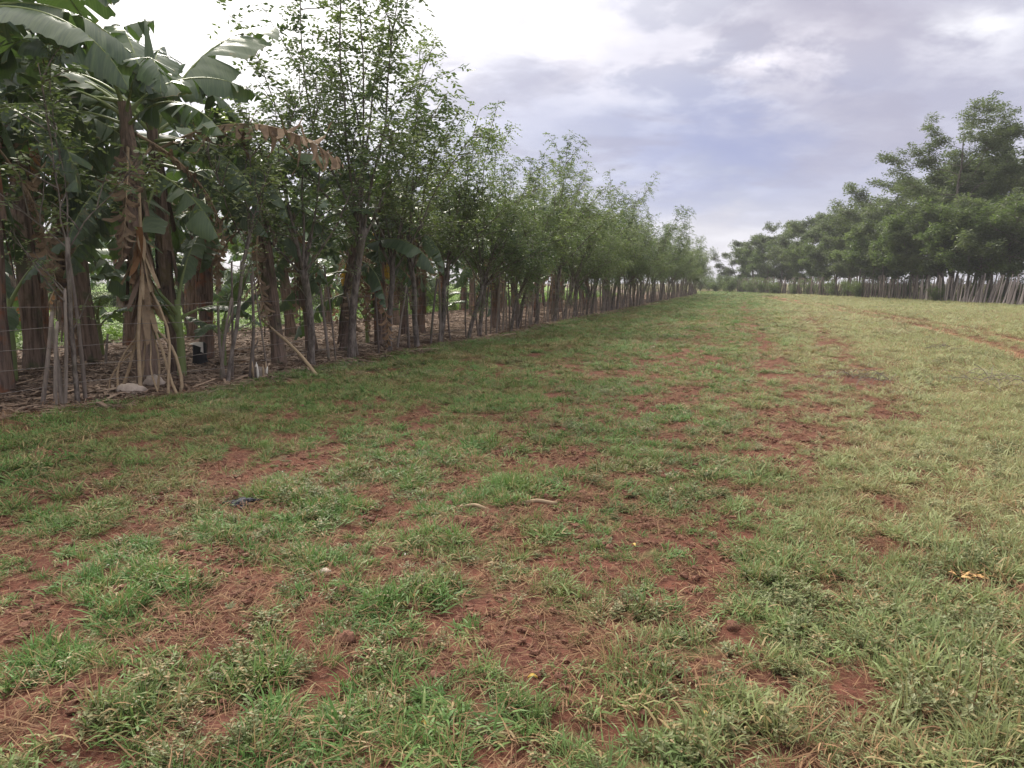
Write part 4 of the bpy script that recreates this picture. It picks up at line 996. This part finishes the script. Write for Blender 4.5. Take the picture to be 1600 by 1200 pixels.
# cluster of short white split stakes
x, y = G(406, 592)
cl = empty('split_stump', (x, y, hgt(x, y))); tag(cl, 'small splintered pale stump left of the foot of the leaning pole', 'stump')
mb = MB(); rk = np.random.default_rng(50); mb.tube([(0, 0, -.05), (0, 0, .12), (.01, 0, .2)], [.12, .11, .09], 10, .5, True, .3, rk); mk('stump_core', mb.mesh('stump_core', M['bark']), cl)
for k in range(8):
    mb = MB(); a = k * .8; mb.tube([(.1 * math.cos(a), .1 * math.sin(a), 0), (.12 * math.cos(a), .12 * math.sin(a), .15), (.13 * math.cos(a) + rk.normal(0, .02), .13 * math.sin(a), rk.uniform(.2, .33))], [.018, .02, .006], 5, .9); mk('splinter', mb.mesh('splinter', M['stalk' if k % 3 else 'white']), cl)
# black stump with a pale flap
x, y = G(313, 572)
bs = empty('black_stump', (x, y, hgt(x, y))); tag(bs, 'black cut banana stump with a pale torn flap on top', 'stump')
mb = MB(); mb.tube([(0, 0, -.05), (0, 0, .2), (.01, 0, .42), (.01, 0, .46)], [.17, .13, .12, .10], 12, .5, True, .3, rk); mk('stump_core', mb.mesh('stump_core', M['black']), bs)
mb = MB(); zz = np.array((.5, .49, .42, .3)); 
V = [(-.10, -.10, .46), (0, -.13, .475), (.11, -.08, .465), (-.13, -.15, .44), (-.02, -.175, .43), (.10, -.16, .38), (.09, -.17, .30), (.13, -.13, .27)]
mb.add(V, [(0, 3, 4, 1), (1, 4, 5, 2), (2, 5, 6, 7)]); mk('torn_flap', mb.mesh('torn_flap', M['white']), bs)

# rocks, clods, lumps
def rock(mb, rng, sx, sy, sz, c=(0, 0, 0), rough=.16, nth=12, nph=18):
    th = np.linspace(0.001, math.pi - .001, nth); ph = np.arange(nph) * 2 * math.pi / nph; TH, PH = np.meshgrid(th, ph, indexing='ij')
    d = np.stack([np.sin(TH) * np.cos(PH), np.sin(TH) * np.sin(PH), np.cos(TH)], -1); o = rng.uniform(0, 50)
    r_ = 1 + rough * 2 * (vnoise(d[..., 0] * 2.3 + o, d[..., 1] * 2.3 + d[..., 2] * 2) - .5) + rough * 1.2 * (vnoise(d[..., 0] * 6 + o, d[..., 1] * 6 + d[..., 2] * 5, 3) - .5)
    V = d * r_[..., None] * (sx, sy, sz) + np.array(c); i = np.arange(nth - 1)[:, None] * nph; j = np.arange(nph)[None]; j2 = (j + 1) % nph
    mb.add(V.reshape(-1, 3), np.stack([i + j, i + nph + j, i + nph + j2, i + j2], -1).reshape(-1, 4), None, rng.random())
def put_rock(px, py, s3, matn, name, lab, cat, seed, rough=.2, n=1, group=None):
    x, y = G(px, py); rng = np.random.default_rng(seed)
    def fn(mb):
        rock(mb, rng, *s3, (0, 0, s3[2] * .5), rough)
        for q in range(n - 1):
            a = rng.uniform(0, 6.28); f = rng.uniform(.3, .6); rock(mb, rng, s3[0] * f, s3[1] * f, s3[2] * f, (math.cos(a) * s3[0] * .9, math.sin(a) * s3[1] * .9, s3[2] * f * .5), rough)
    return lone(name, fn, x, y, matn, lab, cat, group)
put_rock(205, 618, (.20, .12, .11), 'stone', 'pale_rock', 'pale grey rock at the left foot of the dry stalk heap', 'rock', 1)
put_rock(242, 609, (.16, .10, .13), 'stone', 'pale_rock', 'pale grey rock at the right foot of the dry stalk heap', 'rock', 2)
put_rock(380, 789, (.10, .075, .035), 'char', 'charred_lump', 'dark charcoal grey lump lying in the grass left of centre', 'lump', 3, .5, 5)
put_rock(508, 900, (.034, .030, .022), 'stone', 'pale_stone', 'pale pinkish stone on bare red soil', 'stone', 4, .15)
put_rock(541, 1006, (.036, .034, .038), 'clod', 'soil_clod', 'orange red clod of soil among grass near the bottom of the picture', 'clod', 5, .3)
put_rock(1145, 985, (.03, .03, .025), 'clod', 'soil_clod', 'small red clod on the bare patch right of centre', 'clod', 15, .3)
x, y = G(1512, 914)
hk = empty('dry_husk', (x, y, hgt(x, y))); tag(hk, 'bright orange tan clump of dry husk in the weeds at the right', 'husk'); rk = np.random.default_rng(61)
for k in range(34):
    mb = MB(); blade(mb, rk, (rk.normal(0, .045), rk.normal(0, .022), rk.uniform(.015, .06)), rk.uniform(0, 6.28), rk.uniform(.025, .075), rk.uniform(.008, .022), R(rk.uniform(0, 50)), R(rk.uniform(20, 120)), 3, rk.random()); mk('husk_strip', mb.mesh('husk_strip', M['husk']), hk)
for k, (px, py, az_, L, lab) in enumerate(((742, 797, -.35, .22, 'half buried pale root left of the pair in the middle of the field'), (838, 793, .05, .30, 'half buried pale root right of the pair in the middle of the field'))):
    x, y = G(px, py); rk = np.random.default_rng(70 + k)
    def fn(mb):
        tt = np.linspace(-.5, .5, 9); mb.tube(np.stack([tt * L * math.cos(az_), tt * L * math.sin(az_), .022 + .012 * np.cos(tt * 6)], 1), .014, 7, .8, True, .25, rk)
    lone('buried_root', fn, x, y, 'stalk', lab, 'root')
# fallen yellow leaves and pale flakes
P_Z = .022
spotsL = [(309, 820, 'fallen', 'yellow fallen leaf below the charcoal lump'), (388, 764, 'fallen', 'yellow fallen leaf just above the charcoal lump'), (418, 768, 'fallen', 'small yellow fallen leaf right of and above the charcoal lump'), (649, 941, 'fallen', 'curled yellow fallen leaf right of the pale stone'),
          (664, 1146, 'fallen', 'yellow fallen leaf close to the bottom edge of the picture'), (832, 1069, 'fallen', 'orange yellow fallen leaf left of the tall grass tuft'), (990, 859, 'fallen', 'yellow leaf on bare soil in the middle of the field'),
          (1100, 1128, 'fallen', 'orange leaf near the bottom edge right of centre'), (170, 894, 'white', 'white flake on red soil at the left'), (633, 877, 'white', 'small white flake left of the middle of the field'), (442, 743, 'white', 'tiny white flake above the charcoal lump'), (1390, 970, 'white', 'small white flake in the weeds at the lower right')]
for k, (px, py, mt, lab) in enumerate(spotsL):
    x, y = G(px, py); rk = np.random.default_rng(80 + k); L = .042 if mt == 'fallen' else .02; 
    def fn(mb):
        a = rk.uniform(0, 3.1); d = np.array((math.cos(a), math.sin(a))); n_ = np.array((-d[1], d[0])); tt = np.linspace(-.5, .5, 6); w = L * .5 * np.cos(tt * 3.0)
        V = np.stack([np.c_[np.outer(tt * L, d) + np.outer(q * w * .5, n_), P_Z + .008 * abs(q) + .008 * np.cos(tt * 4)] for q in (-1, 0, 1)], 1)
        ii = np.arange(5)[:, None] * 3; jj = np.arange(2)[None]
        mb.add(V.reshape(-1, 3), np.stack([ii + jj, ii + jj + 1, ii + 4 + jj, ii + 3 + jj], -1).reshape(-1, 4))
    lone('fallen_leaf' if mt == 'fallen' else 'pale_flake', fn, x, y, mt, lab, 'fallen leaf' if mt == 'fallen' else 'flake', 'fallen yellow leaves' if mt == 'fallen' else 'pale flakes on the soil')
# dry brush piles on the right
for k, (px, py, s_, lab) in enumerate(((1556, 606, 1.0, 'grey heap of dry twigs in the pale grass near the right edge'), (1345, 597, .8, 'grey heap of dry twigs in the middle of the pale grass'), (1470, 548, .5, 'faint small tangle of dry twigs beside the dirt track'))):
    x, y = G(px, py); rk = np.random.default_rng(95 + k)
    def fn(mb):
        for q in range(46):
            p0 = rk.normal(0, .33 * s_, 2); a = rk.normal(.3, .7); L = rk.uniform(.2, .6) * s_; z = rk.uniform(.05, .24) * s_
            tt = np.linspace(-.5, .5, 5); mb.tube(np.stack([p0[0] + tt * L * math.cos(a), p0[1] + tt * L * math.sin(a), z + tt * L * rk.normal(0, .35) + .03 * np.cos(tt * 5)], 1), rk.uniform(.002, .005), 4, rk.random(), False)
    lone('brush_pile', fn, x, y, 'stick', lab, 'brush pile')
# tall thin weeds near the lower right
for k, (px, py, h_, lab) in enumerate(((1508, 1138, .34, 'tall thin weed stalk with a reddish tip at the lower right'), (1478, 1128, .26, 'shorter thin weed stalk left of the tall one at the lower right'), (1385, 1035, .16, 'small thin weed on the bare soil at the lower right'))):
    x, y = G(px, py); rk = np.random.default_rng(105 + k)
    wd = empty('weed_stalk', (x, y, hgt(x, y))); tag(wd, lab, 'weed', 'tall thin weeds')
    mb = MB(); tt = np.linspace(0, 1, 8); P = np.stack([.06 * h_ * np.sin(tt * 3) + tt * .03, tt * 0, tt * h_], 1); mb.tube(P, np.linspace(.0028, .0012, 8), 5, .6); mk('stem', mb.mesh('weed_stem', M['straw']), wd)
    for q in range(14):
        mb = MB(); p, dd = at(P, rk.uniform(.2, .99)); a = rk.uniform(0, 6.28); leaflet(mb, p, (math.cos(a), math.sin(a), .5), rk.uniform(.02, .035), rk.uniform(.006, .010), r=rk.random()); mk('leaf', mb.mesh('weed_leaf', M['weed']), wd)

# ------------------------------------------------------------------ right fence: dense row of leaning sticks
RFX = np.vstack([RF[0] + dR * 9, RF]); sg = np.linalg.norm(np.diff(RFX, axis=0), axis=1); RS = np.concatenate([[0], np.cumsum(sg)])
fence_r = empty('stick_fence', (*RF[0], 0)); tag(fence_r, 'dense fence of grey leaning sticks along the right edge of the field under the trees', 'fence')
rest = MB(); s = 6.0; k = 0; fo = Vector(fence_r.location)
while s < RS[-1]:
    p = np.array((np.interp(s, RS, RFX[:, 0]), np.interp(s, RS, RFX[:, 1]))) + rgf.normal(0, .10, 2)
    near = k < 99; mb = MB() if near else rest
    ln = rgf.normal(.10, .14) if s > 16 else rgf.normal(.42, .16)
    stick(mb, rgf, p[0] - fo.x, p[1] - fo.y, rgf.uniform(1.35, 2.2), rgf.uniform(.03, .065) * (1 if s < 40 else 1.15), (ln, rgf.normal(0, .12)), None, hgt(*p))
    if near: mk('stick', mb.mesh('stick', M['pstick' if s < 26 else 'stick']), fence_r)  # shadow on the farther sticks is put into the colour by the darker material
    s += rgf.uniform(.10, .23) * (1 if s < 40 else 1.2); k += 1
tag(mk('stick', rest.mesh('far_sticks', M['stick']), fence_r), kind='stuff')  # these too take the darker colour as painted shadow
#HAZE
m = bpy.data.materials.new('haze'); m.use_nodes = True; t = NT(m.node_tree); t.n.clear()
pv = t.new('ShaderNodeVolumePrincipled'); pv.inputs['Color'].default_value = (.93, .95, 1, 1); pv.inputs['Density'].default_value = 0.0006; pv.inputs['Anisotropy'].default_value = 0.2
om = t.new('ShaderNodeOutputMaterial'); t.l.new(pv.outputs[0], om.inputs['Volume'])
hb = MB(); S_, z0, z1 = 640, -1.6, 21.0
hb.add([(-S_, -S_, z0), (S_, -S_, z0), (S_, S_, z0), (-S_, S_, z0), (-S_, -S_, z1), (S_, -S_, z1), (S_, S_, z1), (-S_, S_, z1)], [(0, 3, 2, 1), (4, 5, 6, 7), (0, 1, 5, 4), (1, 2, 6, 5), (2, 3, 7, 6), (3, 0, 4, 7)])
tag(mk('haze', hb.mesh('haze', m, False)), 'thin pale humid air between the near field and the far trees', 'haze', None, 'stuff')
